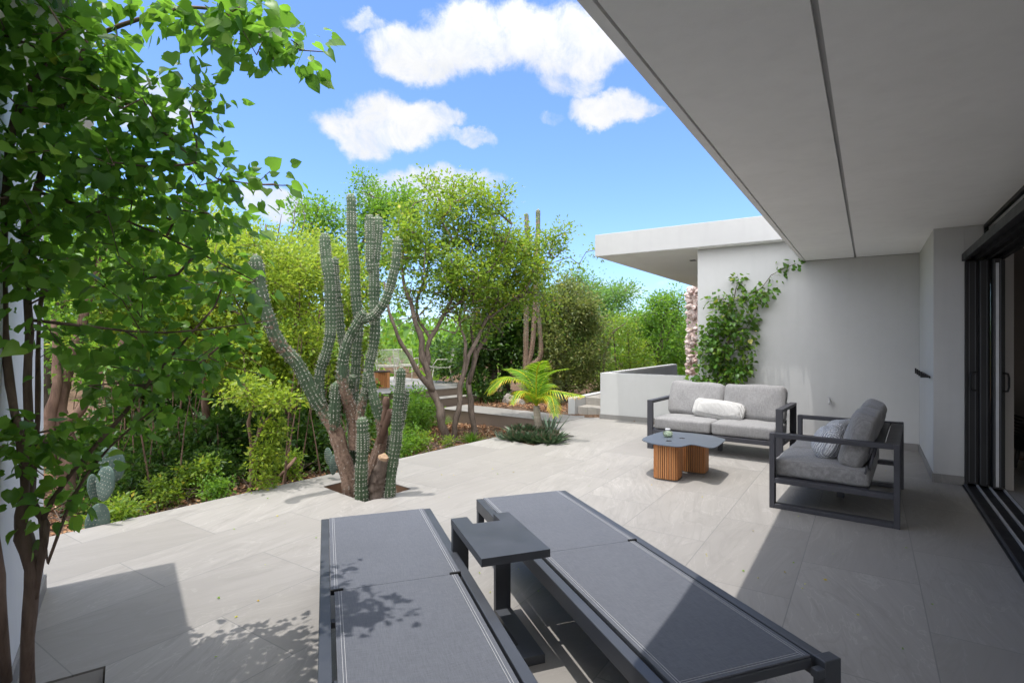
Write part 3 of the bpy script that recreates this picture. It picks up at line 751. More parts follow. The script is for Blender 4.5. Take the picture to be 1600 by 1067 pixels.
# ------------------------------------------------------------------ sun loungers
LAng = math.atan2(.327, .945); LX = Vector((.945, .327, 0)); LY = Vector((-.327, .945, 0))
def make_lounger():
    s = empty('sun_lounger'); hw, hl, zt = .34, 1.10, .385
    for sg in (-1, 1):
        x0, x1 = sorted((sg * hw, sg * (hw - .046)))
        MB().box(x0, x1, -hl, hl, zt - .075, zt, .004).build('side_rail', M['charcoal'], s)
        for ye in (1, -1):
            y0, y1 = sorted((ye * hl, ye * (hl - .05)))
            xo0, xo1 = (x0, x1)
            if ye < 0: xo0, xo1 = (x0 - .03, x1) if sg < 0 else (x0, x1 + .03)
            mb = MB()
            if ye < 0:
                mb.box(xo0, xo1, y0 - .035, y1 - .035, .0, zt + .001, .004)
                mb.box(*sorted((sg * (hw - .048), sg * (hw - .085))), y0 - .04, y0 - .01, zt - .05, zt - .02, .003)
            else:
                mb.box(xo0 + .001, xo1 - .001, y0 + .001, y1 - .001, .0, zt - .076, .004)
            mb.build('leg', M['charcoal'], s)
    mb = MB()
    for y in (-.95, -.55, -.12, .45, .95): mb.box(-hw + .046, hw - .046, y, y + .035, zt - .07, zt - .045, .003)
    mb.build('cross_bars', M['charcoal'], s)
    for x in (-.18, .18): MB().tube([(x, -.52, zt - .083), (x, -.11, zt - .083)], .012, 8).build('recline_strut', M['charcoal'], s, True)
    yh = .06; xe = hw - .0465; xn = hw - .062
    # foot half and back half of the sling, each slightly sagging, in a thin frame of its own
    for nm, ya, yb, xx, zo in (('sling_foot', yh + .0012, hl - .006, xe, .004), ('sling_back', -hl + .012, yh - .0012, xn, .004)):
        nu, nv = 12, 24; vs = []; fs = []
        for j in range(nv + 1):
            for i in range(nu + 1):
                u_ = -1 + 2 * i / nu; v_ = j / nv
                sag = .009 * (1 - u_ * u_) * (4 * v_ * (1 - v_)) ** .6
                vs.append((u_ * xx, ya + (yb - ya) * v_, zt + zo - sag))
        for j in range(nv):
            for i in range(nu):
                a = j * (nu + 1) + i; fs.append([a, a + 1, a + nu + 2, a + nu + 1])
        n0 = len(vs); vs2 = [(x, y, z - .006) for x, y, z in vs]; fs2 = [[k + n0 for k in f[::-1]] for f in fs]
        rim = [i for i in range(nu + 1)] + [(j + 1) * (nu + 1) - 1 for j in range(1, nv + 1)] + [nv * (nu + 1) + i for i in range(nu - 1, -1, -1)] + [j * (nu + 1) for j in range(nv - 1, 0, -1)]
        fs3 = [[rim[k], rim[(k + 1) % len(rim)], rim[(k + 1) % len(rim)] + n0, rim[k] + n0][::-1] for k in range(len(rim))]
        sl = MB().add(vs + vs2, fs + fs2 + fs3).build(nm, M['sling'], s, False)
        mb = MB()
        for sg in (-1, 1):
            for off in (.018, .028):
                x = sg * (xx - off)
                mb.box(x - .0009, x + .0009, ya + .006, yb - .006, zt + zo - .001, zt + zo + .0012)
        if nm == 'sling_back':
            for off in (.016, .026): mb.box(-xx + .03, xx - .03, ya + off - .0008, ya + off + .0008, zt + zo - .001, zt + zo + .0006)
        mb.build('stitching', M['stitch'], sl)
    mb = MB(); zz = zt - .022
    mb.box(-xn, -xn + .022, -hl + .01, yh - .01, zz - .016, zz + .016, .003).box(xn - .022, xn, -hl + .01, yh - .01, zz - .016, zz + .016, .003)
    mb.box(-xn, xn, -hl + .005, -hl + .028, zz - .016, zz + .018, .003)
    mb.build('backrest_frame', M['charcoal'], s)
    for sg in (-1, 1):
        MB().box(*sorted((sg * (hw - .046), sg * (hw - .10))), yh - .006, yh + .006, zt - .012, zt + .012, .003).build('hinge_clip', M['rubber'], s)
    return s
L1 = make_lounger(); L2 = dup(L1)
for o, fc, lb in ((L1, Vector((-.862, 3.457, 0)), 'charcoal sun lounger at the left, dappled with the shadow of leaves'),
                  (L2, Vector((.072, 3.878, 0)), 'charcoal sun lounger at the right, its head end in the roof shade')):
    o.location = fc - LY * 1.10; o.rotation_euler = (0, 0, LAng); tag(o, lb, 'sun lounger', 'sun loungers on the terrace')
# C-shaped side table between them: arms, legs and feet in one bent slab
sd = empty('side_table', G(752.5, 873, .55).xy.to_3d(), LAng + R(1.0)); tag(sd, 'charcoal C-shaped side table with a notched top between the two sun loungers', 'side table')
tw, tl, zt = .325, .56, .55; aw_ = .088
top = [(0, 0), (tw, 0), (tw, tl), (tw - aw_, tl), (tw - aw_, tl - .115), (aw_, tl - .115), (aw_, tl), (0, tl)]
mb = MB(); prism(mb, top, zt - .036, zt); o = mb.build('table_top', M['charcoal'], sd); fix_normals(o)
for x0 in (.001, tw - aw_ + .001):
    MB().box(x0, x0 + aw_ - .002, tl - .038, tl - .001, .001, zt - .037, .002).build('leg', M['charcoal'], sd)
base = [(.0, .06), (tw, .06), (tw, tl - .039), (tw - aw_, tl - .039), (tw - aw_, .17), (aw_, .17), (aw_, tl - .039), (0, tl - .039)]
mb = MB(); prism(mb, base, .001, .042); o = mb.build('base', M['charcoal'], sd); fix_normals(o)

# ------------------------------------------------------------------ wire chairs and stool on the platform
def make_chair():
    s = empty('garden_chair'); r_ = .011
    for sx in (-1, 1):
        for (p0, p1) in (((sx * .22, -.20, .40), (sx * .27, -.26, 0)), ((sx * .22, .20, .40), (sx * .26, .32, 0))):
            MB().tube([p0, p1], [r_, r_ * .9], 8).build('leg', M['whitewire'], s, True)
        MB().tube([(sx * .27, .25, .46), (sx * .29, .22, .62), (sx * .29, -.12, .62), (sx * .26, -.24, .44)], r_, 8).build('arm', M['whitewire'], s, True)
    mb = MB(); zs = lambda y: .41 - .02 * math.cos(y * 4)
    mb.tube([(-.26, -.25, .43), (.26, -.25, .43), (.27, .22, .41), (-.27, .22, .41), (-.26, -.25, .43)], r_, 6)
    for k in range(15):
        x = -.25 + k * .0357; mb.tube([(x, -.25, .43), (x, 0, .40), (x, .22, .41)], .003, 4)
    for k in range(14):
        y = -.24 + k * .035; mb.tube([(-.26, y, zs(y)), (.26, y, zs(y))], .003, 4)
    mb.build('seat', M['whitewire'], s)
    mb = MB(); mb.tube([(-.27, .22, .41), (-.27, .33, .80), (-.22, .36, .86), (.22, .36, .86), (.27, .33, .80), (.27, .22, .41)], r_, 6)
    for k in range(15):
        x = -.25 + k * .0357; mb.tube([(x, .225, .42), (x, .36, .85)], .003, 4)
    for k in range(12):
        t = (k + .5) / 12; mb.tube([(-.27, .22 + .13 * t, .42 + .43 * t), (.27, .22 + .13 * t, .42 + .43 * t)], .003, 4)
    mb.build('backrest', M['whitewire'], s)
    return s
ch = make_chair()
for i, (u, d, rz, lb) in enumerate(((604, 14.4, 200, 'cream wire garden chair seen from the front behind the cactus, left of the platform'),
                                    (636, 14.9, 170, 'cream wire garden chair at the back of the platform, between cactus and tree trunk'),
                                    (688, 14.0, -75, 'cream wire garden chair in side view, right of the forked tree trunk'))):
    o = ch if i == 0 else dup(ch)
    o.location = ((u - CU) / F * d, d, .366); o.rotation_euler = (0, 0, R(rz)); tag(o, lb, 'chair', 'wire chairs on the garden platform')
st = empty('slatted_stool', ((597 - CU) / F * 12.7, 12.7, .366)); tag(st, 'reddish brown slatted side stool on the garden platform behind the cactus', 'stool')
mb = MB(); slat_drum(mb, Vector((0, 0, 0)), .17, 0, .36, .3, 6); mb.build('slats', M['teak'], st)
lathe(MB(), [(.001, .361), (.20, .361), (.21, .37), (.20, .385), (.001, .387)], (0, 0, 0)).build('top', M['bark_dark'], st, True)
# dark woven chair inside the room
ar = empty('woven_armchair', H(1.80, 8.25, .005), HROT + R(190)); tag(ar, 'dark woven armchair inside the room, seen through the open sliding door', 'armchair')
MB().box(-.36, .36, -.34, .34, .22, .40, .03).build('seat', M['rattan'], ar)
mb = MB()
for k in range(12): mb.tube([(-.38, .34, .42 + k * .04), (.0, .40, .42 + k * .04), (.38, .34, .42 + k * .04)], .014, 6)
for k in range(9): mb.tube([(-.36 + k * .09, .36, .36), (-.36 + k * .09, .38, .9)], .012, 6)
mb.build('backrest', M['rattan'], ar)
for sx in (-1, 1):
    mb = MB()
    for k in range(6): mb.tube([(sx * .38, -.34, .42 + k * .04), (sx * .38, .34, .42 + k * .04)], .014, 6)
    mb.build('arm', M['rattan'], ar)
    for sy in (-1, 1): MB().tube([(sx * .3, sy * .28, .24), (sx * .33, sy * .3, 0)], .022, 8).build('leg', M['rattan'], ar, True)
#@@PART3
# ------------------------------------------------------------------ plants
def norm(a):
    return a / np.maximum(np.linalg.norm(a, axis=-1, keepdims=True), 1e-9)
LEAF2 = (np.array([(0, 0, 0), (-.30, .45, .10), (0, 1, -.06), (.30, .45, .10)]), np.array([(0, 3, 2), (0, 2, 1)]))
hv = [(0, 0, 0), (0, .36, -.02), (0, .72, -.07), (0, 1.08, -.20)]
for sx in (1, -1): hv += [(sx * .24, -.12, .05), (sx * .47, .10, .10), (sx * .47, .42, .09), (sx * .26, .76, .0)]
hf = [(0, 4, 1), (4, 5, 1), (5, 6, 1), (1, 6, 2), (6, 7, 2), (7, 3, 2), (8, 0, 1), (9, 8, 1), (10, 9, 1), (10, 1, 2), (11, 10, 2), (3, 11, 2)]
HEART = (np.array(hv, float), np.array(hf))
BLADE = (np.array([(-.05, 0, 0), (.05, 0, 0), (-.06, .35, .02), (.06, .35, .02), (-.04, .7, -.02), (.04, .7, -.02), (0, 1, -.1)]), np.array([(0, 1, 3), (0, 3, 2), (2, 3, 5), (2, 5, 4), (4, 5, 6)]))
def leaf_obj(name, Pn, A, Nn, S, tmpl, mt, parent=None, rnd=None, kind=None, inv=None):
    tv, tf = tmpl; n = len(Pn)
    A = norm(A); X = norm(np.cross(A, Nn)); Z = np.cross(X, A)
    S = np.asarray(S)[:, None, None]; zf = rng.uniform(-.4, 2.4, n)[:, None, None]; X = X * rng.uniform(.78, 1.15, n)[:, None]
    V = Pn[:, None, :] + S * (tv[None, :, 0:1] * X[:, None, :] + tv[None, :, 1:2] * A[:, None, :] + tv[None, :, 2:3] * zf * Z[:, None, :])
    k = len(tv); Fc = (tf[None] + (np.arange(n) * k)[:, None, None]).reshape(-1, 3)
    me = bpy.data.meshes.new(name)
    me.vertices.add(n * k); me.vertices.foreach_set('co', V.reshape(-1).astype(np.float32))
    m_ = len(Fc); me.loops.add(m_ * 3); me.loops.foreach_set('vertex_index', Fc.reshape(-1).astype(np.int32))
    me.polygons.add(m_); me.polygons.foreach_set('loop_start', (np.arange(m_) * 3).astype(np.int32))
    try: me.polygons.foreach_set('loop_total', np.full(m_, 3, np.int32))
    except Exception: pass
    me.update(calc_edges=True); me.validate()
    if rnd is None: rnd = rng.random(n)
    at = me.attributes.new('rnd', 'FLOAT', 'FACE'); at.data.foreach_set('value', np.repeat(rnd, len(tf)).astype(np.float32))
    if len(tf) > 4: me.polygons.foreach_set('use_smooth', np.ones(m_, dtype=bool))
    me.materials.append(mt)
    o = bpy.data.objects.new(name, me); col.objects.link(o)
    if parent is not None:
        o.parent = parent
        if inv is not None: o.matrix_parent_inverse = inv
    if kind: o['kind'] = kind
    return o

def blob_pts(blobs):
    out = []
    for (u, v, d, ru, rv, rd, n) in blobs:
        c = np.array(P(u, v, d)); r = np.array((ru / F * d, rd, rv / F * d))
        q = norm(rng.normal(size=(n, 3))) * (rng.random(n) ** .45)[:, None]
        out.append(c + q * r)
    return np.concatenate(out)

LD = 1.45
def plant(name, label, cat, trunks, blobs, leaf, n_leaf, spread, size, bark_m, group=None, tip=.004, tmpl=LEAF2,
          attach=.35, droop=.0, up=.5, step=.28, jit=.06, gap=0.0, pts=None, trunk_name='trunk', zmin=None, rbase=None, rshift=0.0, maxr=1.0, wob=.25, rk=1.0, bare=None):
    """trunks: lists of ((x,y,z), radius). Twigs are grown from the trunks to points spread through the crown; leaves sit along the twigs."""
    base = Vector(trunks[0][0][0])
    root = empty(name, base); tag(root, label, cat, group)
    inv = Matrix.Translation(-base)
    nodes = []; par = []; ok = []
    tb = MB()
    for tr in trunks:
        pp = [Vector(p) for p, r in tr]; rr = [r for p, r in tr]
        dense = []; dr = []
        for i in range(len(pp) - 1):
            nseg = max(2, int((pp[i + 1] - pp[i]).length / .12))
            for k in range(nseg):
                t = k / nseg
                p0 = pp[max(i - 1, 0)]; p1 = pp[i]; p2 = pp[i + 1]; p3 = pp[min(i + 2, len(pp) - 1)]
                q = 0.5 * ((2 * p1) + (p2 - p0) * t + (2 * p0 - 5 * p1 + 4 * p2 - p3) * t * t + (3 * p1 - p0 - 3 * p2 + p3) * t ** 3)
                dense.append(q); dr.append(rr[i] + (rr[i + 1] - rr[i]) * t)
        dense.append(pp[-1]); dr.append(rr[-1])
        if wob:
            for i in range(1, len(dense)):
                q_ = dense[i] - dense[0]; dense[i] = dense[i] + Vector((math.sin(q_.z * 9 + i * .3 + len(tb.v)), math.cos(q_.z * 7.3 + len(tb.v)), 0)) * wob * dr[i]
        tb.tube(dense, [r_ * rk * (1 + .10 * math.sin(i * 1.9)) for i, r_ in enumerate(dr)], 10, rough=.13)
        for i, q in enumerate(dense):
            if i / len(dense) >= attach: nodes.append(np.array(q)); par.append(-1)
    C = blob_pts(blobs) if pts is None else pts
    Bp = blob_pts(bare) if bare else np.zeros((0, 3))
    if gap:   # leave holes: drop twigs where a coarse noise is low
        ph = rng.uniform(0, 6, 3)
        g = np.sin(C[:, 0] * 2.6 + ph[0]) * np.sin(C[:, 2] * 3.1 + ph[1]) * np.sin(C[:, 1] * 2.1 + ph[2])
        C = C[(g > -gap) | (rng.random(len(C)) < .25)]
    if zmin is not None: C = C[C[:, 2] > zmin]
    nl = len(C); C = np.concatenate([C, Bp])
    N0 = np.array(nodes); order = np.argsort(np.min(np.linalg.norm(C[:, None] - N0[None, ::3], axis=2), axis=1))
    cap_ = len(nodes) + len(C) * 12 + 10
    arr = np.zeros((cap_, 3)); arr[:len(nodes)] = N0; nn = len(nodes); parent = list(par); chains = []; leafy = []
    for ci in order:
        c = C[ci]; dv = c - arr[:nn]; dist = np.linalg.norm(dv, axis=1)
        cost = dist * (1 + .45 * (dv[:, 2] < -0.05))
        j = int(np.argmin(cost)); L = dist[j]; k = max(1, min(10, int(round(L / step))))
        ch_ = [j]; p = arr[j].copy(); b = rng.normal(size=3) * jit * L
        for s_ in range(1, k + 1):
            t = s_ / k; q = arr[j] + (c - arr[j]) * t + b * math.sin(math.pi * t) + rng.normal(size=3) * jit * .25 * (t < 1)
            q[2] += .10 * L * math.sin(math.pi * t)
            arr[nn] = q; parent.append(ch_[-1]); ch_.append(nn); nn += 1
        chains.append(ch_); leafy.append(ci < nl)
    cnt = np.zeros(nn)
    for ch_ in chains: cnt[ch_[-1]] += 1
    for i in range(nn - 1, len(nodes) - 1, -1):
        if parent[i] >= 0: cnt[parent[i]] += cnt[i]
    bb = tb
    for ch_ in chains:
        rr = [min(maxr, tip * max(1, cnt[i]) ** .46) for i in ch_]; rr[0] = rr[1]
        bb.tube([arr[i] for i in ch_], rr, 5 if rr[0] > .012 else 4, cap=False)
    ob = tb.build(trunk_name, bark_m, root, True); ob.matrix_parent_inverse = inv
    # leaves along the last part of each twig
    Ps = []; As = []
    for ch_, lf in zip(chains, leafy):
        if not lf: continue
        a = arr[ch_[-2]]; b = arr[ch_[-1]]; k = int((n_leaf if isinstance(n_leaf, int) else rng.integers(*n_leaf)) * (1.0 if tmpl is HEART else LD))
        t = rng.random(k) ** .7
        L = np.linalg.norm(b - a) + 1e-6
        lo = max(0, 1 - 1.6 * spread / L * 2)
        q = a + (b - a) * (lo + (1 - lo) * t)[:, None]
        off = rng.normal(size=(k, 3)) * spread * np.array((1, 1, .75))
        Ps.append(q + off); As.append(norm(off + (b - a) / L * spread * .6) + rng.normal(size=(k, 3)) * .25)
    Ps = np.concatenate(Ps); As = np.concatenate(As); n = len(Ps)
    As[:, 2] -= droop
    Nn = rng.normal(size=(n, 3)) * (1 - up) + np.array((0, 0, up * 1.6))
    S = size * (1.0 if tmpl is HEART else 1.5) * rng.uniform(.45, 1.25, n)
    ob = leaf_obj('crown', Ps, As, Nn, S, tmpl, leaf, root, np.clip(rng.beta(2, 2, n) + rshift, 0, 1), inv=inv)
    return root

def gp(u, v0, d):            # a point on the garden ground under a picture column
    x = (u - CU) / F * d
    return (x, d, float(ground_z(x, d)) - .03)

# --- climbing plant on the wall
def wallp(u, v, off=.08):
    k = (u - CU) / F; a = 9.07 - off
    n = (k * a * AV.y - a * AV.x) / (NV.x - k * NV.y); p = H(n, a); p.z = CH + (HV - v) / F * p.y
    return p
vb = []
for (u, v, ru, rv, n) in ((1118, 520, 34, 36, 38), (1150, 500, 34, 28, 36), (1172, 468, 24, 12, 18), (1110, 560, 30, 30, 28), (1140, 560, 32, 30, 30), (1155, 440, 7, 14, 6),
                          (1115, 470, 14, 12, 8), (1150, 590, 26, 18, 22), (1105, 590, 22, 14, 16), (1172, 522, 14, 9, 7), (1140, 475, 22, 12, 16), (1196, 456, 12, 4, 5), (1158, 545, 12, 14, 6)):
    for _ in range(max(3, int(n * (.95 if v > 500 else .7)))):
        a = random.uniform(0, 6.283); r_ = random.random() ** .5
        vb.append(wallp(u + ru * r_ * math.cos(a), v + rv * r_ * math.sin(a), random.uniform(.03, .26)))
for t in np.linspace(.25, 1, 4): vb.append(wallp(1192 + 48 * t + random.uniform(-3, 3), 450 - 34 * t ** .8, .10))
vtr = [[(wallp(1133, 672, .06), .028), (wallp(1136, 620, .06), .024), (wallp(1136, 560, .05), .018), (wallp(1142, 500, .05), .012), (wallp(1150, 450, .05), .006)],
       [(wallp(1128, 672, .05), .018), (wallp(1122, 600, .06), .014), (wallp(1115, 530, .06), .008)],
       [(wallp(1150, 470, .05), .008), (wallp(1190, 450, .06), .006), (wallp(1205, 430, .07), .005), (wallp(1243, 412, .08), .004)]]
plant('climbing_vine', 'leafy climbing vine trained up the white wall behind the far sofa', 'vine', vtr, None, M['leaf_vine'], (7, 12), .06, .066, M['bark'], tip=.0022, tmpl=HEART, attach=.2, droop=.5, up=.35, step=.12, jit=.08, pts=np.array([tuple(p) for p in vb]), trunk_name='stems')

# --- big heart-leaved tree at the left
TB = Vector((-1.95, 2.15, -.12))
def tl_(*a): return [(P(u, v, d), r) for (u, v, d, r) in a]
ltr = [[(TB, .028)] + tl_((45, 1040, 2.14, .025), (48, 960, 2.14, .023), (46, 890, 2.14, .024), (36, 840, 2.14, .030), (34, 805, 2.14, .022), (38, 760, 2.14, .016), (34, 700, 2.15, .0155), (25, 640, 2.16, .015), (10, 560, 2.17, .0145), (4, 470, 2.18, .0135), (8, 330, 2.15, .015), (24, 180, 2.1, .013), (70, 108, 2.08, .011), (100, 50, 2.05, .008)),
       tl_((52, 935, 2.14, .016), (62, 880, 2.15, .0145), (68, 820, 2.15, .016), (58, 800, 2.16, .016), (48, 770, 2.18, .016), (46, 690, 2.2, .015), (43, 600, 2.2, .0145), (45, 520, 2.2, .014), (40, 430, 2.22, .0135), (55, 320, 2.24, .015), (85, 190, 2.22, .013), (135, 70, 2.2, .010), (150, -20, 2.2, .007)),
       tl_((50, 800, 2.18, .012), (56, 700, 2.25, .010), (60, 560, 2.3, .009), (70, 430, 2.35, .008), (110, 300, 2.4, .006)),
       tl_((66, 812, 2.15, .010), (110, 740, 2.2, .009), (190, 650, 2.3, .008), (265, 560, 2.4, .006), (335, 480, 2.5, .004)),
       tl_((70, 812, 2.15, .008), (75, 880, 2.1, .007), (110, 780, 2.2, .006), (170, 700, 2.3, .005), (240, 640, 2.35, .0035)),
       tl_((100, 120, 2.1, .009), (180, 150, 2.15, .007), (270, 220, 2.25, .006), (340, 280, 2.35, .004), (450, 290, 2.4, .002)),
       tl_((140, 60, 2.2, .008), (250, 20, 2.15, .007), (340, 15, 2.1, .005), (430, 70, 2.1, .003), (512, 82, 2.1, .0015)),
       tl_((60, 300, 2.24, .008), (150, 330, 2.3, .007), (260, 370, 2.4, .005), (400, 440, 2.5, .003)),
       tl_((45, 500, 2.2, .007), (140, 510, 2.2, .006), (260, 520, 2.3, .004), (430, 500, 2.4, .002)),
       tl_((10, 1066, 1.95, .017), (6, 960, 1.95, .015), (-2, 900, 1.95, .014), (-12, 820, 1.95, .016), (-30, 600, 1.95, .012))]
lbl = [(30, 60, 2.05, 60, 60, .3, 16), (120, 60, 2.1, 70, 60, .3, 18), (60, 160, 2.1, 70, 60, .3, 18), (160, 130, 2.15, 70, 50, .3, 17),
       (240, 25, 2.15, 55, 22, .25, 9), (330, 22, 2.1, 50, 20, .25, 8), (320, 62, 2.12, 24, 14, .2, 3), (395, 50, 2.1, 22, 22, .2, 5), (415, 88, 2.1, 18, 18, .2, 4), (462, 76, 2.1, 34, 6, .1, 4), (410, 6, 2.1, 18, 6, .2, 2),
       (280, 160, 2.2, 50, 20, .25, 7), (335, 165, 2.2, 16, 20, .2, 2), (215, 195, 2.2, 55, 36, .3, 12), (300, 215, 2.3, 34, 26, .25, 6),
       (120, 250, 2.2, 75, 45, .35, 17), (220, 275, 2.3, 60, 36, .35, 12), (305, 280, 2.35, 45, 26, .3, 8), (375, 265, 2.4, 26, 18, .2, 4), (420, 278, 2.4, 24, 14, .2, 3),
       (60, 340, 2.2, 60, 60, .35, 14), (160, 350, 2.3, 60, 45, .4, 13), (255, 350, 2.4, 55, 38, .4, 11), (335, 345, 2.4, 34, 30, .35, 6),
       (120, 440, 2.3, 70, 40, .4, 12), (230, 440, 2.4, 65, 40, .4, 12), (320, 435, 2.45, 40, 30, .35, 6), (375, 450, 2.45, 20, 26, .25, 3),
       (150, 530, 2.3, 70, 36, .4, 9), (255, 530, 2.4, 60, 36, .4, 9), (335, 520, 2.45, 36, 28, .3, 4), (170, 595, 2.3, 60, 26, .3, 7), (265, 590, 2.4, 50, 24, .3, 6), (330, 560, 2.4, 36, 16, .25, 3), (400, 590, 2.4, 16, 8, .15, 1),
       (85, 680, 2.15, 30, 12, .15, 3), (15, 680, 2.1, 34, 16, .15, 3), (140, 670, 2.2, 50, 24, .25, 5), (215, 640, 2.3, 45, 24, .25, 5), (110, 725, 2.2, 40, 24, .2, 4), (105, 780, 2.15, 30, 18, .15, 3), (20, 400, 2.1, 40, 60, .2, 7), (20, 250, 2.1, 40, 60, .2, 7)]
plant('heart_leaf_tree', 'multi-stemmed tree with large heart-shaped leaves filling the left foreground', 'tree', ltr, lbl, M['leaf_heart'], (9, 15), .062, .054, M['bark_left'], tip=.0018, tmpl=HEART, attach=.25, droop=.5, up=.3, step=.14, jit=.14, maxr=.009, gap=.2, pts=None)

# --- middle distance trees
d0 = 9.0
def tr(*a): return [(gp(u, v, d) if r < 0 else P(u, v, d), abs(r)) for (u, v, d, r) in a]
plant('garden_tree', 'forked grey tree with sparse yellow-green crown directly right of the tall cactus', 'tree',
      [tr((697, 700, 9.1, -.125), (690, 650, 9.1, .115), (676, 610, 9.15, .10), (662, 560, 9.2, .09), (655, 520, 9.2, .075), (640, 470, 9.2, .055), (628, 420, 9.3, .035), (640, 350, 9.4, .018)),
       tr((676, 612, 9.15, .08), (650, 575, 9.0, .07), (632, 545, 8.9, .055), (612, 500, 8.8, .04), (600, 440, 8.8, .022)),
       tr((668, 570, 9.2, .07), (672, 530, 9.3, .065), (695, 490, 9.4, .055), (712, 440, 9.5, .04), (715, 360, 9.6, .02)),
       tr((672, 530, 9.3, .05), (650, 480, 9.7, .04), (668, 420, 9.9, .03), (672, 340, 10, .014)),
       tr((695, 490, 9.4, .045), (740, 455, 9.3, .035), (780, 400, 9.4, .022), (800, 350, 9.5, .01))],
      [(640, 380, 9.3, 50, 55, .8, 60), (690, 350, 9.5, 55, 55, .9, 70), (740, 340, 9.5, 50, 50, .8, 60), (700, 420, 9.4, 70, 50, 1.0, 80), (640, 450, 9.1, 45, 40, .7, 30), (770, 390, 9.5, 45, 55, .8, 55), (690, 470, 9.4, 70, 34, .8, 14), (740, 440, 9.4, 60, 40, .8, 45), (690, 305, 9.6, 60, 20, .6, 20), (760, 325, 9.5, 40, 25, .5, 18), (668, 285, 9.6, 5, 12, .1, 4), (706, 282, 9.6, 5, 14, .1, 4), (742, 288, 9.5, 6, 12, .1, 4), (790, 300, 9.5, 8, 10, .1, 4), (625, 330, 9.4, 10, 12, .1, 4)],
      M['leaf_mid'], (24, 40), .105, .050, M['bark'], tip=.0042, attach=.25, gap=.12, jit=.15, droop=.1, rk=.62, maxr=.045, bare=[(640, 480, 9.1, 50, 40, .6, 40), (700, 490, 9.3, 60, 40, .7, 50), (740, 470, 9.4, 50, 40, .7, 40), (690, 420, 9.4, 70, 50, .9, 50)])
plant('garden_tree', 'leaning thin-stemmed tree with bright yellow-green crown between forked tree and palm', 'tree',
      [tr((706, 690, 9.2, -.075), (716, 640, 9.3, .07), (722, 590, 9.4, .062), (738, 545, 9.6, .055), (760, 500, 9.9, .045), (790, 440, 10.1, .03), (805, 370, 10.2, .014)),
       tr((722, 590, 9.4, .045), (728, 540, 9.4, .04), (718, 500, 9.5, .03), (730, 430, 9.6, .016)),
       tr((760, 500, 9.9, .03), (800, 470, 10, .024), (840, 430, 10.1, .014), (880, 390, 10.2, .006))],
      [(800, 400, 10.1, 50, 60, .8, 80), (840, 420, 10.2, 40, 50, .7, 45), (780, 470, 10, 55, 40, .7, 50), (820, 350, 10.2, 40, 30, .5, 28), (860, 380, 10.2, 30, 22, .4, 14), (880, 365, 10.2, 22, 14, .3, 6), (840, 470, 10.1, 40, 30, .5, 24), (930, 388, 10.3, 28, 6, .15, 6), (895, 410, 10.3, 28, 8, .2, 6)],
      M['leaf_mid'], (24, 40), .105, .048, M['bark'], tip=.0040, attach=.3, gap=.12, jit=.15, droop=.1, rshift=.06, rk=.70, maxr=.04, bare=[(760, 520, 9.9, 40, 30, .5, 26), (800, 470, 10, 50, 40, .6, 34)])
plant('garden_tree', 'slim straight tree beside the walkway edge, its stem behind the agave bed', 'tree',
      [tr((742, 680, 9.7, -.06), (737, 640, 9.8, .055), (733, 600, 9.9, .05), (746, 550, 10.0, .045), (762, 520, 10.1, .035), (775, 470, 10.3, .02)),
       tr((733, 600, 9.9, .035), (742, 560, 9.8, .03), (735, 510, 9.9, .02))],
      [(770, 470, 10.3, 40, 40, .6, 30), (735, 500, 10.0, 30, 30, .5, 18)], M['leaf_mid'], (20, 32), .12, .05, M['bark'], tip=.003, gap=.2)
plant('garden_tree', 'tall fresh green tree rising behind the columns of the big cactus', 'tree',
      [tr((570, 640, 12.2, -.13), (560, 560, 12.2, .11), (545, 480, 12.2, .08), (560, 400, 12.3, .05), (590, 330, 12.4, .02)),
       tr((545, 490, 12.2, .07), (510, 430, 12.0, .05), (490, 360, 12, .02)),
       tr((552, 440, 12.2, .06), (610, 400, 12.4, .04), (640, 330, 12.5, .015))],
      [(490, 350, 12, 40, 40, .9, 34), (550, 330, 12.3, 55, 40, .9, 50), (610, 330, 12.4, 50, 40, .9, 45), (570, 295, 12.4, 20, 22, .4, 14), (640, 310, 12.5, 26, 30, .4, 16), (540, 400, 12.2, 60, 45, 1.0, 55), (610, 390, 12.4, 50, 40, .9, 45), (580, 460, 12.2, 60, 40, .9, 40), (470, 320, 12, 20, 14, .4, 7)],
      M['leaf_green'], (30, 44), .13, .058, M['bark'], tip=.004, attach=.3, gap=.3, jit=.1)
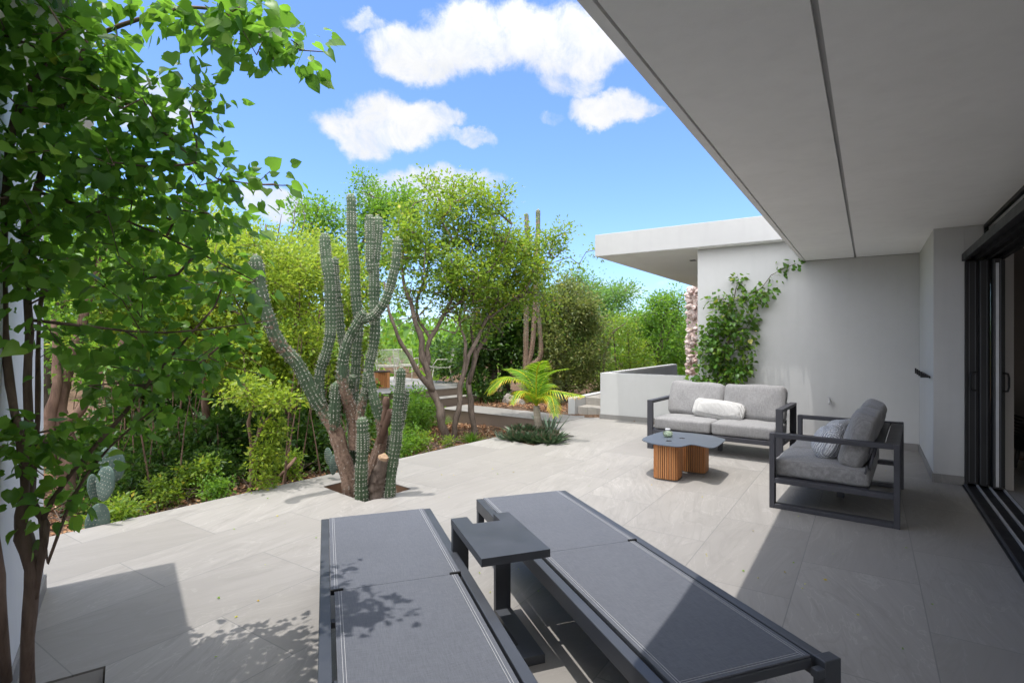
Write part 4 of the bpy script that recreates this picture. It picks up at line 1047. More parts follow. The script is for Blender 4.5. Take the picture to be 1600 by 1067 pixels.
# --- thicket at the left
plant('garden_shrub', 'bright yellow-green shrub left of the cactus, in full sun', 'shrub',
      [tr((455, 660, 7.6, -.04), (450, 600, 7.6, .035), (460, 520, 7.7, .025), (470, 430, 7.8, .012)), tr((450, 650, 7.6, .03), (430, 580, 7.5, .022), (415, 500, 7.5, .012)), tr((460, 640, 7.6, .03), (490, 570, 7.6, .02), (500, 480, 7.8, .01))],
      [(470, 430, 7.7, 45, 50, 1.0, 60), (430, 460, 7.3, 45, 50, 1.0, 60), (485, 510, 7.6, 36, 45, .8, 45), (430, 540, 7.2, 55, 45, 1.0, 55), (480, 585, 7.4, 40, 30, .7, 26), (420, 605, 7.0, 45, 26, .8, 26), (400, 390, 7.0, 40, 30, .8, 26)],
      M['leaf_yellow'], (30, 48), .11, .043, M['bark_red'], tip=.0028, attach=.2, gap=.4)
plant('garden_shrub', 'wide yellow-green shrub behind the heart-leaved tree, centre left', 'shrub',
      [tr((330, 690, 7.0, -.05), (320, 600, 7.0, .04), (330, 500, 7.1, .03), (350, 400, 7.2, .012)), tr((322, 600, 7.0, .03), (270, 520, 7, .02), (250, 420, 7, .01)), tr((326, 560, 7.0, .03), (380, 490, 7, .02), (395, 400, 7.2, .01))],
      [(350, 390, 6.9, 55, 50, 1.1, 70), (280, 410, 6.6, 55, 50, 1.0, 60), (390, 460, 7.0, 45, 50, 1.0, 50), (310, 490, 6.6, 60, 45, 1.0, 60), (380, 550, 6.8, 50, 40, .9, 45), (250, 500, 6.4, 50, 45, 1.0, 44), (340, 590, 6.6, 60, 24, .7, 24)],
      M['leaf_yellow'], (28, 44), .11, .042, M['bark_red'], tip=.0028, attach=.2, gap=.32)
plant('garden_tree', 'leggy green tree with reddish stems beside the white wing, far left', 'tree',
      [tr((112, 740, 5.2, -.075), (104, 690, 5.2, .07), (92, 640, 5.2, .065), (110, 560, 5.3, .055), (140, 470, 5.4, .04), (160, 380, 5.6, .02)), tr((100, 660, 5.2, .05), (125, 640, 5.1, .045), (150, 600, 5.2, .035), (200, 520, 5.4, .02)), tr((80, 720, 5.1, .05), (76, 640, 5.1, .045), (90, 600, 5.15, .04), (84, 500, 5.3, .02))],
      [(110, 400, 5.6, 60, 60, .7, 50), (180, 380, 5.8, 60, 60, .7, 50), (230, 460, 5.9, 50, 50, .7, 40), (150, 480, 5.5, 60, 45, .6, 36), (200, 560, 5.5, 60, 36, .6, 26), (100, 560, 5.4, 40, 40, .4, 16), (160, 320, 5.8, 50, 40, .6, 26)],
      M['leaf_green'], (24, 38), .10, .048, M['bark_red'], tip=.003, attach=.3, gap=.3)
plant('garden_tree', 'slender forked sapling at the paving edge left of the cactus', 'sapling',
      [tr((395, 772, 5.5, -.024), (394, 735, 5.5, .022), (393, 700, 5.5, .02), (388, 660, 5.5, .016), (396, 630, 5.5, .012), (380, 600, 5.5, .008)), tr((394, 705, 5.5, .016), (408, 670, 5.5, .014), (425, 645, 5.6, .009), (440, 620, 5.6, .005))],
      [(385, 610, 5.6, 40, 26, .4, 22), (435, 625, 5.6, 40, 22, .35, 22), (420, 700, 5.5, 18, 34, .15, 20), (428, 665, 5.5, 22, 16, .2, 9), (415, 740, 5.45, 16, 18, .12, 8)],
      M['leaf_yellow'], (18, 28), .06, .036, M['bark_red'], tip=.0016, attach=.15)
plant('garden_tree', 'dark green backdrop tree at the far left edge of the thicket', 'tree',
      [tr((60, 700, 8.5, -.14), (80, 560, 8.5, .11), (110, 430, 8.6, .07), (150, 300, 8.8, .02)), tr((80, 560, 8.5, .08), (30, 450, 8.6, .05), (10, 350, 8.7, .02))],
      [(60, 420, 8.6, 90, 70, 1.2, 70), (150, 400, 8.8, 80, 70, 1.2, 70), (200, 500, 8.6, 80, 60, 1.1, 60), (100, 530, 8.4, 80, 50, 1, 45), (230, 420, 9, 60, 60, 1, 45)],
      M['leaf_green'], (30, 44), .16, .062, M['bark_dark'], tip=.004, attach=.3, gap=.3)
plant('garden_tree', 'tall twiggy pale tree above the thicket left of the cactus top', 'tree',
      [tr((400, 640, 11, -.09), (410, 520, 11, .07), (420, 430, 11, .045), (415, 350, 11, .012)), tr((415, 460, 11, .04), (450, 390, 11, .02), (462, 320, 11, .004)), tr((412, 500, 11, .04), (370, 420, 11, .02), (350, 350, 11, .006)), tr((420, 430, 11, .03), (432, 380, 11, .015), (440, 335, 11, .004)), tr((445, 400, 11, .014), (475, 350, 11, .008), (470, 310, 11, .003))],
      [(420, 420, 11, 60, 40, 1, 55), (380, 400, 11, 50, 40, .9, 40), (460, 420, 11, 40, 36, .8, 36), (420, 370, 11, 60, 26, .6, 26), (430, 480, 11, 70, 40, 1, 40), (330, 420, 11, 60, 50, 1, 40)],
      M['leaf_yellow'], (20, 34), .15, .05, M['bark'], tip=.003, attach=.3, gap=.3)
plant('garden_tree', 'broad yellow-green tree filling the hedge right behind the big cactus', 'tree',
      [tr((520, 660, 9.4, -.08), (515, 600, 9.4, .07), (505, 520, 9.4, .05), (500, 430, 9.5, .03), (490, 370, 9.5, .012)), tr((515, 600, 9.4, .05), (545, 530, 9.5, .04), (560, 450, 9.6, .02)), tr((512, 570, 9.4, .04), (470, 500, 9.3, .03), (445, 420, 9.3, .012))],
      [(500, 400, 9.5, 55, 45, .9, 60), (545, 450, 9.6, 45, 50, .9, 50), (460, 440, 9.3, 45, 50, .9, 50), (510, 500, 9.4, 60, 45, .9, 55), (560, 530, 9.6, 40, 40, .8, 36), (470, 560, 9.2, 60, 34, .8, 40), (530, 590, 9.3, 45, 24, .7, 26), (420, 420, 9.2, 36, 36, .8, 26)],
      M['leaf_yellow'], (26, 40), .12, .048, M['bark'], tip=.0034, attach=.25, gap=.3, rk=.8)
plant('garden_shrub', 'tall yellow-green shrub at the left edge of the hedge behind the prickly pears', 'shrub',
      [tr((215, 700, 7.6, -.05), (220, 600, 7.6, .04), (230, 480, 7.7, .025), (240, 380, 7.8, .01)), tr((218, 640, 7.6, .035), (170, 540, 7.6, .025), (150, 430, 7.7, .01)), tr((222, 600, 7.6, .03), (280, 520, 7.7, .02), (300, 420, 7.8, .01))],
      [(230, 400, 7.8, 60, 55, 1.0, 60), (170, 440, 7.7, 50, 50, .9, 45), (290, 430, 7.8, 50, 55, .9, 50), (230, 500, 7.6, 70, 45, .9, 55), (160, 540, 7.5, 50, 40, .8, 30), (290, 540, 7.6, 55, 40, .8, 36), (220, 340, 7.9, 60, 30, .8, 30), (320, 350, 7.9, 50, 36, .8, 30)],
      M['leaf_yellow'], (26, 40), .11, .044, M['bark_red'], tip=.003, attach=.2, gap=.3)
# --- right side of the garden
plant('garden_tree', 'dense dark green tree with black stems behind the palm', 'tree',
      [tr((768, 610, 13.5, -.12), (770, 560, 13.5, .11), (775, 500, 13.5, .08), (780, 440, 13.6, .03)), tr((790, 610, 13.8, -.11), (792, 540, 13.8, .09), (810, 470, 13.9, .04)), tr((750, 610, 13.4, -.07), (748, 560, 13.4, .06), (740, 500, 13.5, .03))],
      [(770, 520, 13.5, 46, 36, 1.1, 55), (810, 540, 13.8, 40, 40, 1, 50), (760, 470, 13.7, 50, 36, 1, 40), (820, 480, 13.9, 40, 40, 1, 45), (740, 550, 13.3, 36, 26, .8, 26), (700, 560, 14.6, 40, 30, .8, 30)],
      M['leaf_dark'], (32, 48), .17, .085, M['bark_dark'], tip=.005, attach=.25, gap=.4)
plant('garden_shrub', 'big rounded olive-brown bush behind the palm and left of the steps', 'shrub',
      [tr((885, 612, 13.2, -.06), (882, 570, 13.2, .05), (888, 510, 13.3, .035), (890, 450, 13.4, .012)), tr((880, 600, 13.2, .04), (860, 540, 13.2, .03), (855, 480, 13.3, .012)), tr((890, 600, 13.2, .04), (915, 550, 13.3, .03), (920, 490, 13.3, .012))],
      [(890, 480, 13.4, 46, 40, 1.0, 75), (860, 510, 13.2, 32, 44, .8, 55), (920, 520, 13.3, 32, 50, .8, 60), (885, 550, 13.0, 46, 34, .9, 60), (880, 590, 12.9, 40, 18, .6, 30), (925, 575, 13.1, 22, 30, .5, 26), (890, 450, 13.5, 30, 18, .5, 22)],
      M['leaf_olive'], (34, 52), .13, .052, M['bark_dark'], tip=.003, attach=.15, gap=.5)
plant('garden_tree', 'light green feathery tree far behind the olive bush', 'tree',
      [tr((930, 600, 20, -.15), (935, 540, 20, .13), (930, 490, 20, .09), (920, 450, 20, .03)), tr((934, 520, 20, .08), (965, 470, 20, .05), (990, 440, 20, .015))],
      [(910, 470, 20, 40, 26, 1.4, 50), (950, 475, 20, 40, 30, 1.4, 60), (975, 455, 20, 24, 18, .8, 22), (940, 510, 19.8, 44, 28, 1.3, 50), (895, 435, 20.2, 20, 22, .7, 18), (845, 450, 20, 30, 30, 1, 30), (930, 440, 20, 14, 10, .5, 7)],
      M['leaf_feather'], (28, 42), .22, .075, M['bark'], tip=.005, attach=.35, gap=.35, jit=.1)
plant('garden_tree', 'airy green tree in front of the stone pillar under the far roof', 'tree',
      [tr((1028, 600, 17.0, -.08), (1030, 550, 17, .075), (1035, 510, 17, .05), (1030, 470, 17, .02)), tr((1030, 550, 17, .05), (1055, 500, 17, .03), (1062, 470, 17, .012)), tr((1030, 560, 17, .05), (1000, 520, 17, .03), (990, 490, 17, .012))],
      [(1030, 490, 17, 36, 28, 1.1, 75), (1058, 500, 17.2, 22, 36, .9, 45), (1000, 510, 17, 30, 26, .9, 45), (1040, 530, 17, 40, 24, 1, 50), (1045, 465, 17, 24, 14, .6, 22), (1010, 560, 16.8, 36, 22, .8, 34), (1060, 560, 17, 20, 22, .6, 22)],
      M['leaf_green'], (20, 32), .13, .062, M['bark'], tip=.004, attach=.3, gap=.15)
plant('garden_shrub', 'twiggy shrub with a leaning bare stem beyond the low white wall', 'shrub',
      [tr((940, 600, 15.0, -.05), (945, 555, 15, .04), (958, 520, 15, .032), (978, 505, 15, .012)), tr((965, 595, 15.2, -.03), (960, 540, 15.2, .022), (955, 500, 15.2, .01)), tr((985, 595, 15.4, -.03), (982, 540, 15.4, .02), (980, 500, 15.4, .01))],
      [(965, 510, 15.2, 34, 24, .8, 34), (985, 540, 15.4, 30, 32, .8, 40), (960, 570, 15.0, 32, 22, .6, 26), (1000, 575, 15.2, 30, 18, .6, 24), (940, 540, 15, 18, 26, .5, 16)],
      M['leaf_mid'], (20, 32), .14, .05, M['bark'], tip=.003, attach=.3, gap=.2)
plant('garden_tree', 'tree line crown at the horizon between olive bush and white roof', 'tree',
      [tr((990, 590, 26, -.16), (992, 540, 26, .14), (990, 500, 26, .06))],
      [(960, 530, 26, 50, 26, 2, 70), (1010, 520, 26, 50, 26, 2, 70), (1060, 520, 26, 40, 30, 2, 60), (900, 540, 26, 50, 26, 2, 60)],
      M['leaf_green'], (28, 40), .3, .12, M['bark'], tip=.006, attach=.3, gap=.3)

# --- far wood that closes the horizon: one mass
nfar = 34000
ang = rng.uniform(R(-62), R(40), nfar); dd = rng.uniform(17.5, 55, nfar)
px, py = dd * np.sin(ang), dd * np.cos(ang)
topz = 1.5 + .9 * np.sin(ang * 17) * np.sin(ang * 7.3 + 1) + .8 * np.sin(ang * 41 + dd * .2) + dd * .012
pz = ground_z(px, py) + rng.random(nfar) ** .7 * np.maximum(topz, .6)
Pf = np.stack([px, py, pz], 1)
leaf_far = leaf_obj('far_woodland', Pf, rng.normal(size=(nfar, 3)), rng.normal(size=(nfar, 3)) + (0, -.3, .8), rng.uniform(.2, .5, nfar), LEAF2, M['leaf_green'])
tag(leaf_far, kind='stuff')

# --- the columnar cactus
def catmull(pp, rr, aa, seg=.025):
    dense = []; dr = []; da = []
    for i in range(len(pp) - 1):
        p0 = pp[max(i - 1, 0)]; p1 = pp[i]; p2 = pp[i + 1]; p3 = pp[min(i + 2, len(pp) - 1)]
        k_ = max(2, int((p2 - p1).length / seg))
        for k in range(k_):
            t = k / k_
            dense.append(0.5 * ((2 * p1) + (p2 - p0) * t + (2 * p0 - 5 * p1 + 4 * p2 - p3) * t * t + (3 * p1 - p0 - 3 * p2 + p3) * t ** 3))
            dr.append(rr[i] + (rr[i + 1] - rr[i]) * t); da.append(aa[i] + (aa[i + 1] - aa[i]) * t)
    dense.append(pp[-1]); dr.append(rr[-1]); da.append(aa[-1]); return dense, dr, da
def cactus_arm(mb, sp, pts, ribs=11, depth=.30, tipround=True, spines=1.0, seg=.019, spl=.018):
    """pts: (Vector, radius, cork 0..1), from the foot to the tip"""
    dense, dr, da = catmull([p for p, r, c in pts], [r for p, r, c in pts], [c for p, r, c in pts], seg)
    n = len(dense); w1, w2 = random.uniform(0, 6), random.uniform(0, 6)
    for i in range(n):
        dr[i] *= 1 + .045 * math.sin(i * .55 + w1) + .03 * math.sin(i * .23 + w2)
        dense[i] = dense[i] + Vector((math.sin(i * .21 + w1), math.cos(i * .17 + w2), 0)) * dr[i] * .10
    if tipround:
        L = 0.0; rt = dr[-1] if dr[-1] > .01 else .05
        for i in range(n - 1, -1, -1):
            if i < n - 1: L += (dense[i + 1] - dense[i]).length
            if L < rt * 1.3: dr[i] *= max(.12, math.sqrt(max(0, 1 - (1 - L / (rt * 1.3)) ** 2)))
    t0 = (dense[1] - dense[0]).normalized(); up = Vector((0, 1, 0)) if abs(t0.z) > .5 else Vector((0, 0, 1))
    x = t0.cross(up).normalized(); S = ribs * 4; vs = []; fs = []; at = []
    acc = random.uniform(0, .02); phase = random.uniform(0, 1)
    for i in range(n):
        t = (dense[min(i + 1, n - 1)] - dense[max(i - 1, 0)]).normalized(); x = (x - t * x.dot(t)).normalized(); y = t.cross(x)
        dp = depth * (1 - .65 * da[i])
        for k in range(S):
            a = 2 * math.pi * (k / S)
            w_ = .5 + .5 * math.cos(ribs * a)
            r_ = dr[i] * (1 - dp * (1 - w_ ** 1.1)) * (1 + .035 * math.sin(i * .8 + k * 1.7) * (0.3 + da[i]))
            vs.append(dense[i] + (x * math.cos(a) + y * math.sin(a)) * r_)
        if i:
            acc += (dense[i] - dense[i - 1]).length
            if acc > .019 + random.uniform(0, .004):
                acc = 0
                for k in range(ribs):
                    a = 2 * math.pi * k / ribs
                    if random.random() > spines * (1 - .75 * da[i]): continue
                    o_ = x * math.cos(a) + y * math.sin(a); tg = -x * math.sin(a) + y * math.cos(a)
                    c = dense[i] + o_ * dr[i] * 1.0
                    sh = random.random(); rr_ = .0036 * random.uniform(.7, 1.3)
                    sp.add([c + o_ * rr_ * .9, c + tg * rr_ + t * rr_ * .2, c + t * rr_ * 1.2, c - tg * rr_, c - t * rr_ * 1.2], [[0, 1, 2], [0, 2, 3], [0, 3, 4], [0, 4, 1]], .55 + .45 * sh)
                    for q in range(9):
                        dv = (o_ * random.uniform(.35, 1.0) + tg * random.uniform(-1, 1) + t * random.uniform(-.9, .9)).normalized() * spl * random.uniform(.6, 1.4)
                        sd_ = dv.cross(o_ + t * .3).normalized() * .0009
                        sp.add([c + sd_, c - sd_, c + dv], [[0, 1, 2]], random.random())
    for i in range(n - 1):
        for k in range(S):
            k2 = (k + 1) % S; fs.append([i * S + k, i * S + k2, (i + 1) * S + k2, (i + 1) * S + k]); at.append((da[i] + da[i + 1]) / 2)
    fs.append([(n - 1) * S + k for k in range(S)]); at.append(da[-1])
    mb.add(vs, fs, at)
cactus = empty('columnar_cactus', (CACT.x, CACT.y, -.2)); tag(cactus, 'tall branching columnar cactus growing from a square hole in the paving', 'cactus')
CIv = Matrix.Translation((-CACT.x, -CACT.y, .2))
px_ = lambda w_: w_ / 2 / F * 5.35 * .81
def arm(name, *pts, **kw):
    mb, sp = MB(), MB()
    cactus_arm(mb, sp, [(P(u, v, d), px_(w_), c) for (u, v, d, w_, c) in pts], **kw)
    o = mb.build(name, M['cactus'], cactus, True); o.matrix_parent_inverse = CIv
    if sp.n: sp.build('spines', M['spine'], o)
    return o
# trunk and left bough
arm('arm', (553, 815, 5.34, 33, 1), (546, 760, 5.34, 31, 1), (536, 710, 5.34, 29, .95), (523, 672, 5.33, 28, .8), (504, 640, 5.3, 27, .45), (482, 602, 5.22, 24, .25), (462, 566, 5.14, 24, .35), (440, 540, 5.06, 23, .5), (424, 512, 5.0, 23, .4), (410, 468, 4.92, 24, .3), (402, 425, 4.86, 23, .3), (398, 398, 4.82, 21, .15))
arm('arm', (503, 640, 5.3, 19, .45), (498, 605, 5.3, 19, .3), (501, 578, 5.3, 18, .1), (509, 555, 5.3, 19, .02), (516, 515, 5.3, 20, .0), (516, 460, 5.3, 21, .0), (511, 410, 5.3, 21, .05), (507, 364, 5.3, 19, .1))
arm('arm', (540, 600, 5.5, 14, .3), (538, 560, 5.5, 15, .0), (532, 510, 5.5, 15, .0), (527, 460, 5.5, 14, .05), (523, 402, 5.5, 13, .1))
arm('arm', (556, 800, 5.5, 19, .5), (553, 740, 5.5, 19, .25), (551, 680, 5.5, 20, .15), (551, 635, 5.5, 21, .3), (553, 600, 5.5, 20, .4), (557, 560, 5.48, 17, .15), (559, 500, 5.45, 19, .05), (554, 430, 5.45, 20, .0), (550, 370, 5.45, 19, .0), (548, 303, 5.45, 17, .1))
arm('arm', (577, 815, 5.3, 30, 1), (580, 760, 5.3, 27, 1), (583, 730, 5.3, 24, 1), (592, 700, 5.3, 22, 1), (598, 675, 5.28, 21, .85), (592, 648, 5.27, 19, .3), (581, 612, 5.26, 18, .15), (576, 580, 5.26, 18, .2), (583, 545, 5.26, 18, .05), (586, 500, 5.26, 19, .0), (585, 450, 5.26, 19, .0), (583, 412, 5.26, 19, .15), tipround=False)
arm('arm', (580, 424, 5.24, 15, .2), (578, 385, 5.24, 17, .05), (577, 335, 5.24, 16, .1))
arm('arm', (585, 424, 5.27, 15, .2), (588, 385, 5.27, 18, .05), (590, 337, 5.27, 17, .1))
arm('arm', (556, 700, 5.38, 24, .8), (551, 650, 5.34, 25, .75), (538, 608, 5.22, 22, .6), (534, 570, 5.18, 19, .3), (544, 535, 5.15, 18, .2), (560, 503, 5.12, 18, .15), (570, 486, 5.1, 16, .2))
arm('arm', (566, 500, 5.12, 14, .3), (583, 494, 5.1, 16, .1), (600, 474, 5.08, 16, .0), (611, 445, 5.08, 16, .0), (618, 410, 5.08, 16, .05), (621, 371, 5.08, 15, .1))
arm('arm', (563, 818, 5.08, 25, .25), (565, 760, 5.08, 23, .1), (566, 710, 5.08, 22, .0), (566, 651, 5.08, 20, .0), ribs=12)
arm('arm', (604, 812, 5.16, 24, .2), (608, 765, 5.16, 23, .1), (615, 710, 5.17, 22, .0), (621, 650, 5.18, 20, .0), (624, 615, 5.18, 19, .0), (626, 574, 5.18, 17, .0), ribs=12)
arm('arm', (620, 690, 5.24, 11, .1), (629, 650, 5.24, 12, .0), (635, 608, 5.24, 11, .05))
arm('arm', (522, 670, 5.28, 18, .6), (524, 645, 5.24, 22, .2), (525, 620, 5.22, 22, .1), (525, 596, 5.2, 18, .1))
arm('arm', (560, 655, 5.3, 16, .7), (568, 625, 5.27, 15, .5), (572, 600, 5.24, 13, .2), (570, 580, 5.22, 9, .1))
arm('arm', (545, 625, 5.4, 14, .4), (549, 605, 5.35, 17, .2), (553, 585, 5.32, 15, .1))
arm('arm', (606, 790, 5.36, 14, .5), (606, 740, 5.36, 14, .2), (608, 700, 5.37, 13, .1), (606, 680, 5.37, 10, .1))
def woody(name, pts, mt, rough=.09):
    mb = MB(); dense, dr, da = catmull([P(u, v, d) for u, v, d, w_ in pts], [px_(w_) for u, v, d, w_ in pts], [1] * len(pts), .02)
    dr = [r_ * (1 + .03 * math.sin(i * 1.3) + .05 * math.sin(i * .33 + 2)) for i, r_ in enumerate(dr)]
    mb.tube(dense, dr, 20, rough=rough); o = mb.build(name, mt, cactus, True); o.matrix_parent_inverse = CIv
    return o
woody('stump', [(590, 815, 5.16, 38), (589, 775, 5.16, 35), (591, 748, 5.15, 30), (596, 728, 5.12, 23), (599, 716, 5.09, 19)], M['bark'], .13)
mb = MB(); q = P(600.0, 713.0, 5.08); ax_ = (P(603, 712, 5.03) - P(597, 726, 5.09)).normalized()
mb.tube([q - ax_ * .02, q + ax_ * .006], [px_(19), px_(14)], 14, rough=.14); o = mb.build('cut_face', M['cutwood'], cactus); o.matrix_parent_inverse = CIv
woody('dead_branch', [(594, 690, 5.27, 14), (602, 665, 5.22, 14), (608, 650, 5.2, 13), (611, 640, 5.19, 12)], M['bark_red'])
woody('dead_branch', [(598, 665, 5.24, 12), (603, 640, 5.22, 13), (603, 628, 5.2, 14), (604, 620, 5.2, 9)], M['bark_red'])

# --- other cactuses
def small_cactus(label, cols, cat='cactus', group=None, name='columnar_cactus', ribs=8, spl=.02):
    b = cols[0][0][0]; root = empty(name, b); tag(root, label, cat, group); inv = Matrix.Translation(-b)
    for c in cols:
        mb, sp = MB(), MB(); cactus_arm(mb, sp, c, ribs=ribs, seg=.05, spl=spl)
        o = mb.build('arm', M['cactus'], root, True); o.matrix_parent_inverse = inv
        if sp.n: sp.build('spines', M['spine'], o)
def cc(*a): return [(P(u, v, d), w_ / 2 / F * d, c) for (u, v, d, w_, c) in a]
small_cactus('far candelabra cactus with two tall bare columns above the dark tree', [cc((820, 615, 12.6, 12, .8), (822, 560, 12.6, 9, .7), (822, 500, 12.6, 8, .55), (823, 420, 12.6, 8, .5), (823, 333, 12.6, 7, .45)), cc((822, 575, 12.6, 9, .8), (832, 540, 12.6, 8, .7), (836, 470, 12.6, 8, .55), (839, 400, 12.6, 8, .5), (841, 327, 12.6, 7, .45)),
             cc((826, 570, 12.6, 8, .7), (845, 555, 12.6, 8, .7), (842, 500, 12.6, 7, .5), (836, 440, 12.6, 6, .4))])
for (lb, u, d, h_, w_) in (('small upright columnar cactus at the paving edge right of the big cactus', 651, 6.75, .34, 12), ('short ribbed cactus standing under the forked tree beside the paving', 634, 6.6, .30, 9), ('low cactus stub at the paving edge left of the big cactus', 507, 5.95, .42, 13)):
    b = Vector(gp(u, 0, d)); r_ = w_ / 2 / F * d
    small_cactus(lb, [[(b, r_, .2), (b + Vector((.01, 0, h_ * .5)), r_ * 1.05, .05), (b + Vector((.015, .01, h_)), r_ * .95, 0)]])
b = Vector(gp(660, 0, 6.9)); small_cactus('leaning clump of blue-grey ribbed cactus at the paving edge under the forked tree', [[(b + Vector((k * .05, 0, 0)), .05, .2), (b + Vector((.05 + k * .06, 0, .14)), .055, 0), (b + Vector((.12 + k * .08, .0, .30 - .03 * k)), .045, 0)] for k in range(3)])

# --- prickly pears
def pads(label, lst):
    b = Vector(lst[0][0]); root = empty('prickly_pear', b); tag(root, label, 'prickly pear', 'prickly pears at the paving edge')
    for (c, w_, h_, az_, tilt) in lst:
        bm = bmesh.new(); bmesh.ops.create_uvsphere(bm, u_segments=18, v_segments=12, radius=1)
        for v in bm.verts:
            z = v.co.z; k = 1 - .22 * max(0, -z); v.co = Vector((v.co.x * w_ * k, v.co.y * .016, z * h_))
        bmesh.ops.translate(bm, verts=bm.verts, vec=(0, 0, h_))
        bmesh.ops.transform(bm, verts=bm.verts, matrix=Matrix.Translation(Vector(c)) @ Matrix.Rotation(R(az_), 4, 'Z') @ Matrix.Rotation(R(tilt), 4, 'Y'))
        bm.verts.index_update(); mb = MB().add([v.co for v in bm.verts], [[v.index for v in f.verts] for f in bm.faces]); bm.free()
        sp = MB(); Mp = Matrix.Translation(Vector(c)) @ Matrix.Rotation(R(az_), 4, 'Z') @ Matrix.Rotation(R(tilt), 4, 'Y')
        for ix in range(-3, 4):
            for iz in range(-4, 5):
                X, Zz = (ix + .5 * (iz % 2)) / 3.6, iz / 4.6
                if X * X + Zz * Zz > .85: continue
                for sy in (-1, 1):
                    yy = sy * .016 * math.sqrt(1 - X * X - Zz * Zz); p_ = Vector((X * w_ * (1 - .22 * max(0, -Zz)), yy, h_ + Zz * h_))
                    for q_ in range(4):
                        dv = Vector((random.uniform(-1, 1), sy * 1.2, random.uniform(-1, 1))).normalized() * random.uniform(.008, .018); sd_ = dv.cross(Vector((.3, .1, 1))).normalized() * .0012
                        sp.add([Mp @ (p_ + sd_), Mp @ (p_ - sd_), Mp @ (p_ + dv)], [[0, 1, 2]], random.random())
        o = mb.build('pad', M['pear'], root, True); o.matrix_parent_inverse = Matrix.Translation(-b)
        sp.build('spines', M['spine'], o)
def PG(u, v, d): return tuple(P(u, v, d))
pads('blue-grey prickly pear of stacked pads at the paving edge behind the heart-leaved tree', [(PG(148, 850, 4.36), .085, .165, 30, 6), (PG(159, 783, 4.36), .10, .15, -15, 14), (PG(149, 785, 4.4), .045, .12, 60, -6), (PG(182, 752, 4.45), .10, .15, 10, -12), (PG(112, 862, 4.28), .11, .08, 10, -20)])
pads('single round green prickly pear pad at the paving edge', [(PG(203, 846, 4.62), .105, .105, 8, 4)])
pads('small prickly pear pads low in the leaf litter beside the cactus hole', [(PG(520, 742, 5.75), .05, .11, 10, 5), (PG(515, 728, 5.8), .06, .10, -30, -10), (PG(532, 742, 5.8), .05, .08, 30, 12)])

# --- palm
pb = Vector(gp(843, 0, 8.25)); pb.z = -.2
palm = empty('young_palm', pb); tag(palm, 'young palm with yellow-orange leaf tips in the bed at the paving corner', 'palm')
PI_ = Matrix.Translation(-pb); crown = P(838, 634, 8.25)
mb = MB(); dense, dr, _ = catmull([pb, P(843, 680, 8.25), P(840, 655, 8.25), crown], [.085, .062, .055, .045], [0] * 4, .03)
mb.tube(dense, [r_ * (1 + .07 * (i % 3 == 0)) for i, r_ in enumerate(dr)], 12); o = mb.build('trunk', M['palm_trunk'], palm, True); o.matrix_parent_inverse = PI_
def frond(pts, length_scale, n=46, ymix=.0, flop=.25):
    pp = [Vector(p) for p in pts]; dense, dr, _ = catmull(pp, [.014] + [.010] * (len(pp) - 2) + [.002], [0] * len(pp), .03)
    mb = MB(); mb.tube(dense, dr, 6, att=.8)
    N = len(dense)
    for i in range(n):
        t = .12 + .87 * i / n; j = min(N - 2, int(t * (N - 1))); c = dense[j]; tg = (dense[j + 1] - dense[j]).normalized()
        side = tg.cross(Vector((0, 0, 1))); side = side.normalized() if side.length > .05 else Vector((1, 0, 0)); upv = side.cross(tg)
        L = length_scale * (math.sin(math.pi * min(1, .18 + .80 * t)) ** .7) * random.uniform(.88, 1.08)
        for sg in (-1, 1):
            dv = (side * sg * .80 + tg * .62 + upv * .22).normalized(); wd = .0125
            vs = []; K = 5
            for k in range(K + 1):
                s_ = k / K; p = c + dv * L * s_ + Vector((0, 0, -flop * L * s_ * s_)); ww = wd * (1 - s_ ** 2.2) * (0.55 + .45 * min(1, s_ * 5)) + .0008
                vs += [p + tg * ww, p - tg * ww]
            fs = [[2 * k, 2 * k + 1, 2 * k + 3, 2 * k + 2] for k in range(K)]
            mb.add(vs, fs, [min(1, max(0, .08 + ymix * .9 + (k / K) ** 1.8 * (.60 + ymix) + random.uniform(-.1, .12))) for k in range(K)])
    o = mb.build('frond', M['leaf_palm'], palm, False); o.matrix_parent_inverse = PI_
c = crown
for (q1, q2, q3, ls, ym, fl) in (((820, 600, 8.2), (790, 590, 8.1), (762, 612, 8.0), .40, .16, .5), ((828, 596, 8.5), (810, 580, 8.7), (790, 576, 8.9), .36, -.05, .3), ((848, 596, 8.3), (862, 582, 8.3), (884, 576, 8.2), .38, -.02, .35),
                                 ((856, 612, 8.1), (875, 612, 8.0), (912, 618, 7.9), .28, .22, .6), ((838, 590, 8.1), (842, 570, 7.9), (850, 564, 7.75), .34, .02, .3), ((850, 620, 7.95), (862, 622, 7.75), (868, 650, 7.6), .24, .25, .5),
                                 ((826, 616, 8.0), (812, 612, 7.8), (800, 632, 7.65), .22, .3, .5), ((845, 606, 8.6), (856, 600, 8.9), (870, 606, 9.1), .26, .05, .4)):
    frond([c, P(*q1), P(*q2), P(*q3)], ls * .92, 40, ym + .05, fl)

